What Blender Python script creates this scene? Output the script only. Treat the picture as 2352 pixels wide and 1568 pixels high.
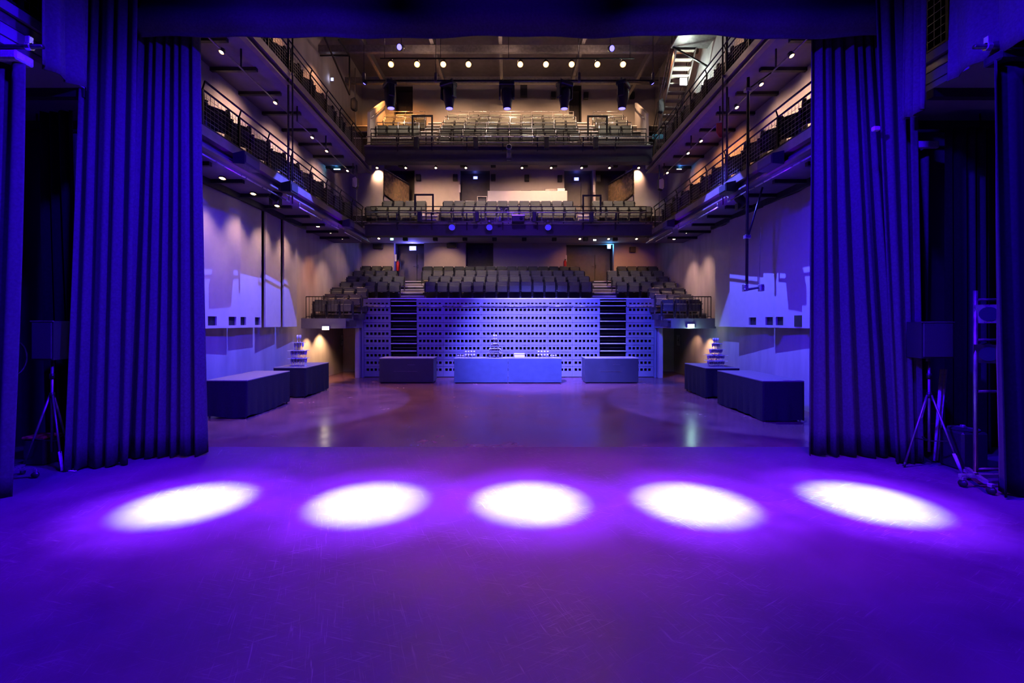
import bpy, math, random
from mathutils import Vector, Matrix
random.seed(7)
for o in list(bpy.data.objects):
    bpy.data.objects.remove(o, do_unlink=True)
SC = bpy.context.scene
COL = SC.collection
R = math.radians
# ------------------------------------------------------------------ camera
F, CX, CY, CH = 1045.0, 1168.0, 740.0, 2.3        # focal length and vanishing point in the 2352x1568 frame, eye height
cam = bpy.data.cameras.new('camera'); cam.sensor_width = 36.0
cam.lens = F / 2352 * 36.0
cam.shift_x = (1176 - CX) / 2352; cam.shift_y = -(784 - CY) / 2352
cam.clip_end = 200
co = bpy.data.objects.new('camera', cam); COL.objects.link(co)
co.location = (0, 0, CH); co.rotation_euler = (R(90), 0, 0)
SC.camera = co
# ------------------------------------------------------------------ world, exposure
w = bpy.data.worlds.new('world'); SC.world = w; w.use_nodes = True
w.node_tree.nodes['Background'].inputs[0].default_value = (0.010, 0.006, 0.03, 1)
w.node_tree.nodes['Background'].inputs[1].default_value = 0.0
SC.view_settings.view_transform = 'Standard'; SC.view_settings.look = 'None'
SC.view_settings.exposure = 0.0; SC.view_settings.gamma = 1.0
SC.view_settings.use_curve_mapping = False
SC.cycles.max_bounces = 4; SC.cycles.diffuse_bounces = 2; SC.cycles.glossy_bounces = 2
SC.cycles.use_adaptive_sampling = True; SC.cycles.adaptive_threshold = 0.10; SC.cycles.adaptive_min_samples = 16
SC.cycles.transmission_bounces = 3; SC.cycles.transparent_max_bounces = 4
SC.cycles.use_denoising = True; SC.cycles.sample_clamp_indirect = 3.0
SC.cycles.caustics_reflective = False; SC.cycles.caustics_refractive = False

def P(px, py, d):
    return Vector(((px - CX) * d / F, d, CH - (py - CY) * d / F))
def X(px, d): return (px - CX) * d / F
def Z(py, d): return CH - (py - CY) * d / F

WARM = (1.0, 0.58, 0.33); AMBER = (1.0, 0.38, 0.10); BLUE = (0.030, 0.0, 1.0); VIOLET = (0.085, 0.10, 1.0)
def spot(loc, target, power, color, deg, blend=0.5, radius=0.05):
    l = bpy.data.lights.new('spot_light', 'SPOT'); l.energy = power; l.color = color
    l.spot_size = R(deg); l.spot_blend = blend; l.shadow_soft_size = radius
    o = bpy.data.objects.new('spot_light', l); COL.objects.link(o)
    o.location = loc
    o.rotation_euler = (Vector(target) - Vector(loc)).to_track_quat('-Z', 'Y').to_euler()
    return o
def point(loc, power, color, radius=0.08):
    l = bpy.data.lights.new('point_light', 'POINT'); l.energy = power; l.color = color; l.shadow_soft_size = radius
    o = bpy.data.objects.new('point_light', l); COL.objects.link(o); o.location = loc
    return o
# ------------------------------------------------------------------ lights
POOLS = [(-4.07, 5.80), (-1.79, 5.83), (0.28, 5.85), (2.36, 5.80), (4.62, 5.85)]
for x, y in POOLS:                                   # five profile beams hung straight above their pools of light
    spot((x, y, 8.4), (x, y, 0), 190000, (0.22, 1.0, 0.55), 11.6, 1.0, 0.06)
    spot((x, y + .1, 8.3), (x, y + .3, 0), 3600, (0.40, 0.05, 1.0), 40, 1.0, 0.1)
    spot((x, y, 8.35), (x, y, 0), 26000, (0.24, 0.06, 1.0), 20.5, 1.0, 0.08)
for s in (-1, 1):                                    # blue washes on the stage bars
    spot((-s * 1.2, 4.2, 8.2), (s * 6.0, 7.6, 2.8), 15000, BLUE, 62, 1.0, 0.2)
    spot((s * 3.6, 4.6, 8.6), (s * 6.6, 6.6, 0.0), 2900, BLUE, 90, 1.0, 0.2)
    spot((s * 4.5, 1.2, 8.2), (s * 5.2, 3.8, 0.0), 4200, BLUE, 85, 1.0, 0.2)
for x_ in (-3.6, 0, 3.6): spot((x_ * .8, 3.6, 8.3), (x_, 7.6, 7.0), 420, (.06, 0, 1.0), 52, 1.0, .1)
spot((0, 1.5, 8.2), (0, 5.0, 0), 3800, (0.10, 0.0, 1.0), 100, 1.0, 0.2)
HEADS = [895, 1030, 1164, 1297, 1431]                # moving heads on the front bar of the hall
HD, HZ = 13.0, 8.72
# ------------------------------------------------------------------ materials
MATS = {}
def mat(name, color, rough=0.6, metal=0.0, noise=None, bump=0.0, spec=0.5, emit=None, estr=0.0, trans=0.0, sheen=0.0, stretch=None):
    m = bpy.data.materials.new(name); m.use_nodes = True
    nt = m.node_tree; b = nt.nodes['Principled BSDF']
    b.inputs['Base Color'].default_value = (*color, 1)
    b.inputs['Roughness'].default_value = rough; b.inputs['Metallic'].default_value = metal
    b.inputs['Specular IOR Level'].default_value = spec
    if trans: b.inputs['Transmission Weight'].default_value = trans; b.inputs['IOR'].default_value = 1.45
    if sheen: b.inputs['Sheen Weight'].default_value = sheen; b.inputs['Sheen Roughness'].default_value = 0.5
    if emit:
        b.inputs['Emission Color'].default_value = (*emit, 1); b.inputs['Emission Strength'].default_value = estr
    if noise:
        sc_, amt, rv = noise
        tc = nt.nodes.new('ShaderNodeTexCoord'); mp = nt.nodes.new('ShaderNodeMapping')
        nt.links.new(tc.outputs['Object'], mp.inputs['Vector'])
        if stretch: mp.inputs['Scale'].default_value = stretch
        n = nt.nodes.new('ShaderNodeTexNoise'); n.inputs['Scale'].default_value = sc_; n.inputs['Detail'].default_value = 5
        nt.links.new(mp.outputs[0], n.inputs['Vector'])
        r = nt.nodes.new('ShaderNodeValToRGB')
        r.color_ramp.elements[0].position = 0.3; r.color_ramp.elements[1].position = 0.7
        r.color_ramp.elements[0].color = (*[c * (1 - amt) for c in color], 1)
        r.color_ramp.elements[1].color = (*[min(1, c * (1 + amt)) for c in color], 1)
        nt.links.new(n.outputs['Fac'], r.inputs['Fac']); nt.links.new(r.outputs['Color'], b.inputs['Base Color'])
        if rv:
            mr = nt.nodes.new('ShaderNodeMapRange'); mr.inputs['From Min'].default_value = 0.3; mr.inputs['From Max'].default_value = 0.7
            mr.inputs['To Min'].default_value = max(0.03, rough - rv); mr.inputs['To Max'].default_value = min(1, rough + rv)
            nt.links.new(n.outputs['Fac'], mr.inputs['Value']); nt.links.new(mr.outputs[0], b.inputs['Roughness'])
        if bump:
            bp = nt.nodes.new('ShaderNodeBump'); bp.inputs['Strength'].default_value = bump; bp.inputs['Distance'].default_value = 0.01
            nt.links.new(n.outputs['Fac'], bp.inputs['Height']); nt.links.new(bp.outputs[0], b.inputs['Normal'])
    MATS[name] = m
    return m

def floor_mat(name, base, scuff, rough, rv, scuff_amt, spec):
    """worn boards: base colour with soft patches, and fine scuff scratches in several directions"""
    m = bpy.data.materials.new(name); m.use_nodes = True; nt = m.node_tree; b = nt.nodes['Principled BSDF']
    N, L = nt.nodes.new, nt.links.new
    tc = N('ShaderNodeTexCoord')
    n1 = N('ShaderNodeTexNoise'); n1.inputs['Scale'].default_value = 1.1; n1.inputs['Detail'].default_value = 4; n1.inputs['Roughness'].default_value = 0.65
    L(tc.outputs['Object'], n1.inputs['Vector'])
    r1 = N('ShaderNodeValToRGB'); r1.color_ramp.elements[0].position = 0.32; r1.color_ramp.elements[1].position = 0.72
    r1.color_ramp.elements[0].color = (*[c * 0.78 for c in base], 1); r1.color_ramp.elements[1].color = (*[c * 1.22 for c in base], 1)
    L(n1.outputs['Fac'], r1.inputs['Fac'])
    acc = None
    for ang, sc_, st in ((0.25, 7, (1, 17, 1)), (-0.55, 6.5, (1, 21, 1)), (1.2, 5.5, (1, 24, 1))):
        mp0 = N('ShaderNodeMapping'); mp0.inputs['Rotation'].default_value = (0, 0, ang); L(tc.outputs['Object'], mp0.inputs['Vector'])
        mp = N('ShaderNodeMapping'); mp.inputs['Scale'].default_value = st; mp.inputs['Location'].default_value = (ang * 7, ang * 3, 0); L(mp0.outputs[0], mp.inputs['Vector'])
        nz = N('ShaderNodeTexNoise'); nz.inputs['Scale'].default_value = sc_ * 0.45; nz.inputs['Detail'].default_value = 2.5; nz.inputs['Distortion'].default_value = 1.2
        L(mp.outputs[0], nz.inputs['Vector'])
        rr = N('ShaderNodeMapRange'); rr.inputs['From Min'].default_value = 0.61; rr.inputs['From Max'].default_value = 0.80
        L(nz.outputs['Fac'], rr.inputs['Value'])
        if acc is None: acc = rr.outputs[0]
        else:
            mx = N('ShaderNodeMath'); mx.operation = 'MAXIMUM'; L(acc, mx.inputs[0]); L(rr.outputs[0], mx.inputs[1]); acc = mx.outputs[0]
    n3 = N('ShaderNodeTexNoise'); n3.inputs['Scale'].default_value = 0.8; n3.inputs['Detail'].default_value = 2; L(tc.outputs['Object'], n3.inputs['Vector'])
    r3 = N('ShaderNodeMapRange'); r3.inputs['From Min'].default_value = 0.34; r3.inputs['From Max'].default_value = 0.62; L(n3.outputs['Fac'], r3.inputs['Value'])
    mk = N('ShaderNodeMath'); mk.operation = 'MULTIPLY'; L(acc, mk.inputs[0]); L(r3.outputs[0], mk.inputs[1])
    mk2 = N('ShaderNodeMath'); mk2.operation = 'MULTIPLY'; mk2.inputs[1].default_value = scuff_amt; L(mk.outputs[0], mk2.inputs[0])
    mix = N('ShaderNodeMix'); mix.data_type = 'RGBA'; L(mk2.outputs[0], mix.inputs['Factor']); L(r1.outputs[0], mix.inputs['A']); mix.inputs['B'].default_value = (*scuff, 1)
    L(mix.outputs['Result'], b.inputs['Base Color'])
    rg = N('ShaderNodeMapRange'); rg.inputs['From Min'].default_value = 0.3; rg.inputs['From Max'].default_value = 0.7
    rg.inputs['To Min'].default_value = rough - rv; rg.inputs['To Max'].default_value = rough + rv
    L(n1.outputs['Fac'], rg.inputs['Value']); L(rg.outputs[0], b.inputs['Roughness'])
    bp = N('ShaderNodeBump'); bp.inputs['Strength'].default_value = 0.12; bp.inputs['Distance'].default_value = 0.004
    L(n1.outputs['Fac'], bp.inputs['Height']); L(bp.outputs[0], b.inputs['Normal'])
    b.inputs['Specular IOR Level'].default_value = spec
    MATS[name] = m
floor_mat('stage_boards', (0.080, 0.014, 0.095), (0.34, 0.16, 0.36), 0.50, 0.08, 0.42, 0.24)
floor_mat('hall_boards', (0.15, 0.062, 0.075), (0.22, 0.15, 0.14), 0.22, 0.06, 0.10, 0.6)
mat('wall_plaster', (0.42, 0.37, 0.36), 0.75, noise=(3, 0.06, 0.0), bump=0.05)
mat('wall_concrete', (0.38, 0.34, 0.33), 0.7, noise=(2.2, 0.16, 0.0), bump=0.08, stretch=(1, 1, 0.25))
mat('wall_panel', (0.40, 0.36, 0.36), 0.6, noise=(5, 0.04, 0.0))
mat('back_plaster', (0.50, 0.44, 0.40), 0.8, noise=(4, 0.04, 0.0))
mat('black_paint', (0.012, 0.012, 0.014), 0.6, noise=(8, 0.3, 0.1))
mat('dark_paint', (0.05, 0.045, 0.05), 0.6, noise=(6, 0.2, 0.1))
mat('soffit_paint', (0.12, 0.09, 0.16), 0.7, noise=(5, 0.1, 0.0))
mat('ceiling_paint', (0.22, 0.19, 0.19), 0.8, noise=(4, 0.1, 0.0))
mat('door_paint', (0.13, 0.11, 0.11), 0.5, noise=(6, 0.1, 0.05))
mat('velour', (0.055, 0.050, 0.062), 0.95, noise=(30, 0.2, 0.0), spec=0.1, sheen=0.04)
mat('velour_dark', (0.020, 0.020, 0.026), 0.95, noise=(30, 0.2, 0.0), spec=0.1, sheen=0.08)
mat('webbing', (0.45, 0.45, 0.48), 0.8, noise=(40, 0.2, 0.0))
mat('steel_dark', (0.035, 0.033, 0.035), 0.38, 0.6, noise=(12, 0.3, 0.1))
mat('steel_mid', (0.22, 0.20, 0.20), 0.4, 0.7, noise=(10, 0.25, 0.1))
mat('steel_light', (0.55, 0.53, 0.55), 0.3, 0.8, noise=(10, 0.15, 0.05))
mat('fascia_steel', (0.20, 0.16, 0.15), 0.45, 0.3, noise=(6, 0.2, 0.08))
mat('seat_fabric', (0.100, 0.110, 0.098), 0.8, noise=(40, 0.15, 0.0))
mat('seat_frame', (0.02, 0.02, 0.022), 0.4, noise=(10, 0.2, 0.05))
mat('chrome', (0.75, 0.74, 0.74), 0.15, 1.0, noise=(10, 0.05, 0.03))
mat('chair_black', (0.022, 0.020, 0.026), 0.55, noise=(20, 0.2, 0.1))
mat('unit_paint', (0.21, 0.20, 0.25), 0.45, noise=(5, 0.05, 0.05))
mat('nosing', (0.92, 0.90, 0.88), 0.4, noise=(10, 0.05, 0.05))
mat('step_wood', (0.34, 0.28, 0.23), 0.6, noise=(8, 0.2, 0.1), stretch=(1, 6, 6))
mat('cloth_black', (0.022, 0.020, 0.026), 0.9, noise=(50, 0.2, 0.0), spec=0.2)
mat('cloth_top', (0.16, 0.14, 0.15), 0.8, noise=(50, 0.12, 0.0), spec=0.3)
mat('bar_front', (0.060, 0.085, 0.14), 0.42, noise=(4, 0.1, 0.05))
mat('bar_dark', (0.045, 0.045, 0.055), 0.42, noise=(4, 0.1, 0.05))
mat('bar_top', (0.30, 0.29, 0.31), 0.5, noise=(6, 0.1, 0.05))
mat('clear_glass', (0.97, 0.97, 1.0), 0.05, trans=0.28, noise=(5, 0.01, 0.0))
mat('white_plastic', (0.78, 0.77, 0.78), 0.4, noise=(8, 0.03, 0.0))
mat('speaker_black', (0.018, 0.018, 0.022), 0.5, noise=(30, 0.25, 0.1))
mat('speaker_grille', (0.030, 0.030, 0.036), 0.6, noise=(120, 0.5, 0.0))
mat('red_paint', (0.55, 0.02, 0.015), 0.35, noise=(6, 0.08, 0.0))
mat('red_cloth', (0.35, 0.03, 0.05), 0.6, noise=(6, 0.1, 0.0))
mat('bronze_panel', (0.40, 0.28, 0.15), 0.27, 0.6, noise=(6, 0.12, 0.05))
mat('white_paint', (0.62, 0.56, 0.52), 0.6, noise=(4, 0.03, 0.0))
mat('cable', (0.02, 0.02, 0.022), 0.5, noise=(10, 0.1, 0.0))
mat('tape_white', (0.7, 0.7, 0.72), 0.6, noise=(10, 0.05, 0.0))
mat('paper', (0.7, 0.68, 0.66), 0.7, noise=(10, 0.03, 0.0))
mat('sign_ink', (0.05, 0.05, 0.06), 0.7, noise=(10, 0.03, 0.0))
mat('lens_warm', (1, 0.9, 0.8), 0.3, emit=(1.0, 0.80, 0.50), estr=14, noise=(5, 0.02, 0.0))
mat('lens_hot', (1, 0.9, 0.8), 0.3, emit=(1.0, 0.78, 0.45), estr=45, noise=(5, 0.02, 0.0))
mat('lens_amber', (1, 0.8, 0.6), 0.3, emit=(1.0, 0.50, 0.14), estr=34, noise=(5, 0.02, 0.0))
mat('ring_warm', (1, 0.6, 0.3), 0.3, emit=(1.0, 0.48, 0.14), estr=2.2, noise=(5, 0.02, 0.0))
mat('lens_blue', (0.3, 0.3, 1), 0.3, emit=(0.12, 0.10, 1.0), estr=5, noise=(5, 0.02, 0.0))
mat('lens_led', (0.10, 0.09, 0.5), 0.2, emit=(0.05, 0.03, 1.0), estr=0.8, noise=(60, 0.6, 0.0))
mat('lens_dark', (0.02, 0.02, 0.05), 0.08, noise=(5, 0.05, 0.0))
mat('glow_blue', (0.5, 0.6, 1), 0.4, emit=(0.22, 0.26, 1.0), estr=3.2, noise=(5, 0.02, 0.0))
mat('glow_cyan', (0.5, 0.9, 1), 0.4, emit=(0.35, 0.85, 1.0), estr=9, noise=(5, 0.02, 0.0))
mat('glow_exit', (0.8, 1, 0.9), 0.4, emit=(0.72, 1.0, 0.86), estr=3.2, noise=(5, 0.02, 0.0))
mat('glow_white', (1, 1, 0.95), 0.4, emit=(0.92, 1.0, 0.90), estr=40, noise=(5, 0.02, 0.0))
mat('glow_green', (0.2, 1, 0.4), 0.4, emit=(0.3, 1.0, 0.5), estr=5, noise=(5, 0.02, 0.0))
mat('cyan_board', (0.05, 0.35, 0.55), 0.5, noise=(5, 0.1, 0.0))
# ------------------------------------------------------------------ mesh helpers
class MB:
    def __init__(s): s.v = []; s.f = []
    def add(s, vs, fs):
        b = len(s.v); s.v.extend([tuple(v) for v in vs]); s.f.extend([tuple(i + b for i in f) for f in fs]); return s
    def box(s, x0, x1, y0, y1, z0, z1):
        return s.add([(x0, y0, z0), (x1, y0, z0), (x1, y1, z0), (x0, y1, z0), (x0, y0, z1), (x1, y0, z1), (x1, y1, z1), (x0, y1, z1)],
                     [(0, 3, 2, 1), (4, 5, 6, 7), (0, 1, 5, 4), (1, 2, 6, 5), (2, 3, 7, 6), (3, 0, 4, 7)])
    def cbox(s, x0, x1, y0, y1, z0, z1, b=0.01):
        """box with chamfered edges"""
        xs, ys, zs = (x0, x1), (y0, y1), (z0, z1); vs = []
        idx = {}
        for i in (0, 1):
            for j in (0, 1):
                for k in (0, 1):
                    sx, sy, sz = (1 if i == 0 else -1), (1 if j == 0 else -1), (1 if k == 0 else -1)
                    for a, off in enumerate(((0, 1, 1), (1, 0, 1), (1, 1, 0))):
                        idx[i, j, k, a] = len(vs)
                        vs.append((xs[i] + sx * b * off[0], ys[j] + sy * b * off[1], zs[k] + sz * b * off[2]))
        fs = []
        for i in (0, 1):
            q = [idx[i, 0, 0, 0], idx[i, 1, 0, 0], idx[i, 1, 1, 0], idx[i, 0, 1, 0]]; fs.append(q if i else q[::-1])
            q = [idx[0, i, 0, 1], idx[0, i, 1, 1], idx[1, i, 1, 1], idx[1, i, 0, 1]]; fs.append(q if i else q[::-1])
            q = [idx[0, 0, i, 2], idx[1, 0, i, 2], idx[1, 1, i, 2], idx[0, 1, i, 2]]; fs.append(q if i else q[::-1])
        for j in (0, 1):
            for k in (0, 1):
                fs.append([idx[0, j, k, 1], idx[1, j, k, 1], idx[1, j, k, 2], idx[0, j, k, 2]])
                fs.append([idx[j, 0, k, 0], idx[j, 1, k, 0], idx[j, 1, k, 2], idx[j, 0, k, 2]])
                fs.append([idx[j, k, 0, 0], idx[j, k, 1, 0], idx[j, k, 1, 1], idx[j, k, 0, 1]])
        for i in (0, 1):
            for j in (0, 1):
                for k in (0, 1): fs.append([idx[i, j, k, 0], idx[i, j, k, 1], idx[i, j, k, 2]])
        return s.add(vs, fs)
    def bar(s, p0, p1, w, h, up=(0, 0, 1)):
        p0, p1 = Vector(p0), Vector(p1); d = (p1 - p0).normalized(); u = Vector(up)
        a = d.cross(u)
        if a.length < 1e-4: a = d.cross(Vector((0, 1, 0)))
        a.normalize(); u = a.cross(d).normalized(); a *= w / 2; u *= h / 2
        vs = [p0 - a - u, p0 + a - u, p0 + a + u, p0 - a + u, p1 - a - u, p1 + a - u, p1 + a + u, p1 - a + u]
        return s.add(vs, [(0, 1, 2, 3), (7, 6, 5, 4), (0, 4, 5, 1), (1, 5, 6, 2), (2, 6, 7, 3), (3, 7, 4, 0)])
    def tube(s, p0, p1, r, n=8, r1=None):
        return s.lathe([(r, 0), (r1 if r1 is not None else r, (Vector(p1) - Vector(p0)).length)], p0, Vector(p1) - Vector(p0), n)
    def lathe(s, prof, org, axis=(0, 0, 1), n=12, cap=True):
        org = Vector(org); ax = Vector(axis).normalized()
        a = ax.orthogonal().normalized(); b = ax.cross(a); vs, fs = [], []
        for r, t in prof:
            for i in range(n):
                g = 2 * math.pi * i / n; vs.append(org + ax * t + a * (r * math.cos(g)) + b * (r * math.sin(g)))
        for j in range(len(prof) - 1):
            for i in range(n):
                k = (i + 1) % n; fs.append((j * n + i, j * n + k, (j + 1) * n + k, (j + 1) * n + i))
        if cap:
            fs.append(tuple(range(n))[::-1]); fs.append(tuple((len(prof) - 1) * n + i for i in range(n)))
        return s.add(vs, fs)
    def path(s, pts, r, n=6):
        pts = [Vector(p) for p in pts]; vs, fs = [], []
        for j, p in enumerate(pts):
            d = (pts[min(j + 1, len(pts) - 1)] - pts[max(j - 1, 0)]).normalized()
            a = d.cross(Vector((0.13, 0.31, 0.94)));
            if a.length < 1e-3: a = d.orthogonal()
            a.normalize(); b = d.cross(a)
            for i in range(n):
                g = 2 * math.pi * i / n; vs.append(p + a * (r * math.cos(g)) + b * (r * math.sin(g)))
        for j in range(len(pts) - 1):
            for i in range(n):
                k = (i + 1) % n; fs.append((j * n + i, j * n + k, (j + 1) * n + k, (j + 1) * n + i))
        fs.append(tuple(range(n))[::-1]); fs.append(tuple((len(pts) - 1) * n + i for i in range(n)))
        return s.add(vs, fs)
    def prism(s, poly, ext):
        e = Vector(ext); n = len(poly); vs = [Vector(p) for p in poly] + [Vector(p) + e for p in poly]
        fs = [tuple(range(n)), tuple(range(n, 2 * n))[::-1]] + [(i, i + n, (i + 1) % n + n, (i + 1) % n) for i in range(n)]
        return s.add(vs, fs)
    def plate(s, org, u, v, W, H, holes, t):
        """flat plate with rectangular holes: org + u*[0..W] + v*[0..H], thickness vector t"""
        org, u, v, t = Vector(org), Vector(u), Vector(v), Vector(t)
        us = sorted({0, W, *[round(h[0], 4) for h in holes], *[round(h[1], 4) for h in holes]})
        vs_ = sorted({0, H, *[round(h[2], 4) for h in holes], *[round(h[3], 4) for h in holes]})
        us = [a for a in us if 0 <= a <= W]; vs_ = [a for a in vs_ if 0 <= a <= H]
        nu, nv = len(us), len(vs_)
        solid = {}
        for i in range(nu - 1):
            for j in range(nv - 1):
                cu, cv = (us[i] + us[i + 1]) / 2, (vs_[j] + vs_[j + 1]) / 2
                solid[i, j] = not any(h[0] < cu < h[1] and h[2] < cv < h[3] for h in holes)
        vs = [org + u * a + v * b for b in vs_ for a in us]; vs += [p + t for p in vs]
        o = nu * nv; fs = []
        I = lambda i, j: j * nu + i
        for (i, j), ok in solid.items():
            if not ok: continue
            q = [I(i, j), I(i + 1, j), I(i + 1, j + 1), I(i, j + 1)]
            fs.append(q); fs.append([a + o for a in q][::-1])
            for di, dj, e in ((0, -1, (0, 1)), (1, 0, (1, 2)), (0, 1, (2, 3)), (-1, 0, (3, 0))):
                if not solid.get((i + di, j + dj), False):
                    a, b = q[e[0]], q[e[1]]; fs.append((b, a, a + o, b + o))
        return s.add(vs, fs)
    def build(s, name, m, parent=None, smooth=False, off=None):
        me = bpy.data.meshes.new(name)
        off = Vector(off) if off is not None else (wloc(parent) if parent is not None else None)
        vs = s.v if off is None else [(a - off.x, b - off.y, c - off.z) for a, b, c in s.v]
        me.from_pydata(vs, [], s.f); me.update()
        me.materials.append(MATS[m] if isinstance(m, str) else m)
        if smooth: me.polygons.foreach_set('use_smooth', [True] * len(me.polygons))
        o = bpy.data.objects.new(name, me); COL.objects.link(o)
        if parent is not None: o.parent = parent
        elif off is not None: o.location = off
        return o
def wloc(o):
    l = Vector((0, 0, 0))
    while o is not None: l += o.location; o = o.parent
    return l
def tag(o, label, cat=None, group=None, kind=None):
    o['label'] = label
    if cat: o['category'] = cat
    if group: o['group'] = group
    if kind: o['kind'] = kind
    return o
def thing(name, label, cat, loc=(0, 0, 0), rz=0.0, group=None):
    o = bpy.data.objects.new(name, None); COL.objects.link(o); o.location = loc; o.rotation_euler = (0, 0, rz)
    o.empty_display_size = 0.1
    return tag(o, label, cat, group)
def single(mb, name, m, label, cat, group=None, smooth=False, base=None):
    """a thing that is one mesh; origin at its base"""
    xs = [v[0] for v in mb.v]; ys = [v[1] for v in mb.v]; zs = [v[2] for v in mb.v]
    off = base or ((min(xs) + max(xs)) / 2, (min(ys) + max(ys)) / 2, min(zs))
    return tag(mb.build(name, m, None, smooth, off), label, cat, group)
def struct(mb, name, m, label, smooth=False):
    return tag(mb.build(name, m, None, smooth), label, None, None, 'structure')
def copy_tree(o, loc=None, rz=None, label=None, group=None, parent=None):
    c = o.copy(); COL.objects.link(c)
    if parent is not None: c.parent = parent
    if loc is not None: c.location = loc
    if rz is not None: c.rotation_euler = (0, 0, rz)
    if label: c['label'] = label
    if group: c['group'] = group
    for ch in list(o.children): copy_tree(ch, parent=c)
    return c
ORD = ['first', 'second', 'third', 'fourth', 'fifth', 'sixth', 'seventh', 'eighth', 'ninth', 'tenth', 'eleventh', 'twelfth',
       'thirteenth', 'fourteenth', 'fifteenth', 'sixteenth', 'seventeenth', 'eighteenth', 'nineteenth', 'twentieth']
SIDE = {-1: 'left', 1: 'right'}
# ================================================================== THE SETTING
WX = 7.75                                   # side walls of the hall
DB = 24.1                                   # back wall
T1S, T1D, T2S, T2D = 5.82, 6.23, 8.92, 9.28  # soffit and deck heights of the two side balconies
GX = 6.1                                    # inner edge of the side balconies
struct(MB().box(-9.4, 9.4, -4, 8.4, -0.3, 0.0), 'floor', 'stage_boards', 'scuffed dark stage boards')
struct(MB().box(-9.4, 9.4, 8.402, 24.5, -0.3, -0.006), 'floor.001', 'hall_boards', 'glossy brown hall floor below the seating')
for s in (-1, 1):
    a, b = sorted((s * WX, s * (WX + 0.3)))
    struct(MB().box(a, b, 8.9, DB + 0.3, -0.2, 15.3), 'wall_' + SIDE[s], 'wall_concrete', 'grey concrete side wall of the hall')
    a, b = sorted((s * 9.1, s * 9.4))
    struct(MB().box(a, b, -4, 8.6, -0.2, 11), 'wall_stage_' + SIDE[s], 'dark_paint', 'dark side wall of the stage')
    a, b = sorted((s * 6.25, s * 9.4))
    struct(MB().box(a, b, 8.5, 8.85, -0.05, 15.3), 'wall_proscenium_' + SIDE[s], 'dark_paint', 'dark proscenium wall beside the stage opening')
struct(MB().box(-6.25, 6.25, 8.5, 8.85, 9.0, 15.3), 'wall_proscenium_top', 'dark_paint', 'dark wall above the stage opening')
struct(MB().box(-9.4, 9.4, -4.3, -4, -0.2, 11), 'wall_rear', 'black_paint', 'black rear wall of the stage')
struct(MB().box(-9.4, 9.4, -4.3, 8.5, 11, 11.2), 'ceiling', 'black_paint', 'black stage ceiling')
struct(MB().box(-WX - .3, WX + .3, 8.5, DB + .3, 15.3, 15.5), 'ceiling.001', 'ceiling_paint', 'dark hall ceiling above the grid')

# ---- back wall with its recesses
def xb(px): return X(px, DB)
def zb(py): return Z(py, DB)
HOLES = [  # name, x0, x1, z0, z1, look
    ('lower_left', xb(905), xb(974), 4.3, zb(557), 'double'), ('lower_mid', xb(1070), xb(1133), 4.3, zb(556), 'plain'),
    ('lower_right', xb(1301), xb(1410), 4.3, zb(560), 'double'),
    ('mid_side_left', xb(880), xb(952), 7.6, zb(388), 'dark'), ('mid_left', xb(1056), xb(1125), 7.6, zb(388), 'door'),
    ('mid_right', xb(1296), xb(1363), 7.6, zb(388), 'double'), ('mid_side_right', xb(1368), xb(1440), 7.6, zb(388), 'dark'),
    ('top_left', xb(905), xb(948), 11.4, zb(192), 'top'), ('top_right', xb(1307), xb(1336), 11.4, zb(190), 'top')]
hl = [(h[1] + WX, h[2] + WX, h[3], h[4]) for h in HOLES]
wb = struct(MB().plate((-WX, DB, 0), (1, 0, 0), (0, 0, 1), 2 * WX, 15.3, hl, (0, 0.3, 0)), 'wall_back', 'back_plaster', 'pale plaster back wall of the hall')
for k, (nm, x0, x1, z0, z1, look) in enumerate(HOLES):
    dk = 'door_paint'
    r = struct(MB().box(x0 - .02, x1 + .02, DB + .9, DB + .95, z0, z1 + .05), 'door_%d' % (k + 1), dk, 'dark recessed doorway in the back wall')
    MB().box(x0 - .06, x0, DB + .3, DB + .95, z0, z1).build('jamb', 'dark_paint', r)
    MB().box(x1, x1 + .06, DB + .3, DB + .95, z0, z1).build('jamb', 'dark_paint', r)
    MB().box(x0 - .06, x1 + .06, DB + .3, DB + .95, z1, z1 + .05).build('head', 'dark_paint', r)
    xm = (x0 + x1) / 2
    if look in ('double', 'door'):
        top = min(z1 - .45, z0 + 2.6)
        cut = x0 + (x1 - x0) * (0.66 if look == 'double' else 0.9)
        MB().cbox(x0 + .03, cut - .012, DB + .84, DB + .9, z0, top, .008).build('leaf', 'door_paint', r)
        MB().cbox(cut + .012, x1 - .03, DB + .84, DB + .9, z0, top, .008).build('leaf', 'door_paint', r)
        h = MB().path([(cut - .05, DB + .84, z0 + 1.05), (cut - .05, DB + .77, z0 + 1.05), (cut - .17, DB + .77, z0 + 1.05)], .014, 8)
        h.build('handle', 'chrome', r, True)
        MB().cbox(cut + .03, cut + .07, DB + .82, DB + .84, z0 + .95, z0 + 1.15, .005).build('handle_plate', 'seat_frame', r)
    if look == 'top':
        MB().cbox(x0 + .02, xm - .01, DB + .84, DB + .9, z0, zb(225), .008).build('leaf', 'door_paint', r)
        MB().cbox(xm + .01, x1 - .02, DB + .84, DB + .9, z0, zb(225), .008).build('leaf', 'door_paint', r)
# access panel outline on the upper back wall
MB().cbox(xb(1084), xb(1124), DB - .012, DB, zb(266), zb(202), .004).build('panel', 'back_plaster', wb)
# panel seams of the upper wall: thin raised boards beside the doors
for px0, px1 in ((950, 1084), (1124, 1305), (1338, 1440)):
    MB().cbox(xb(px0) + .01, xb(px1) - .01, DB - .010, DB, 11.5, zb(190), .004).build('panel', 'back_plaster', wb)

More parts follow.
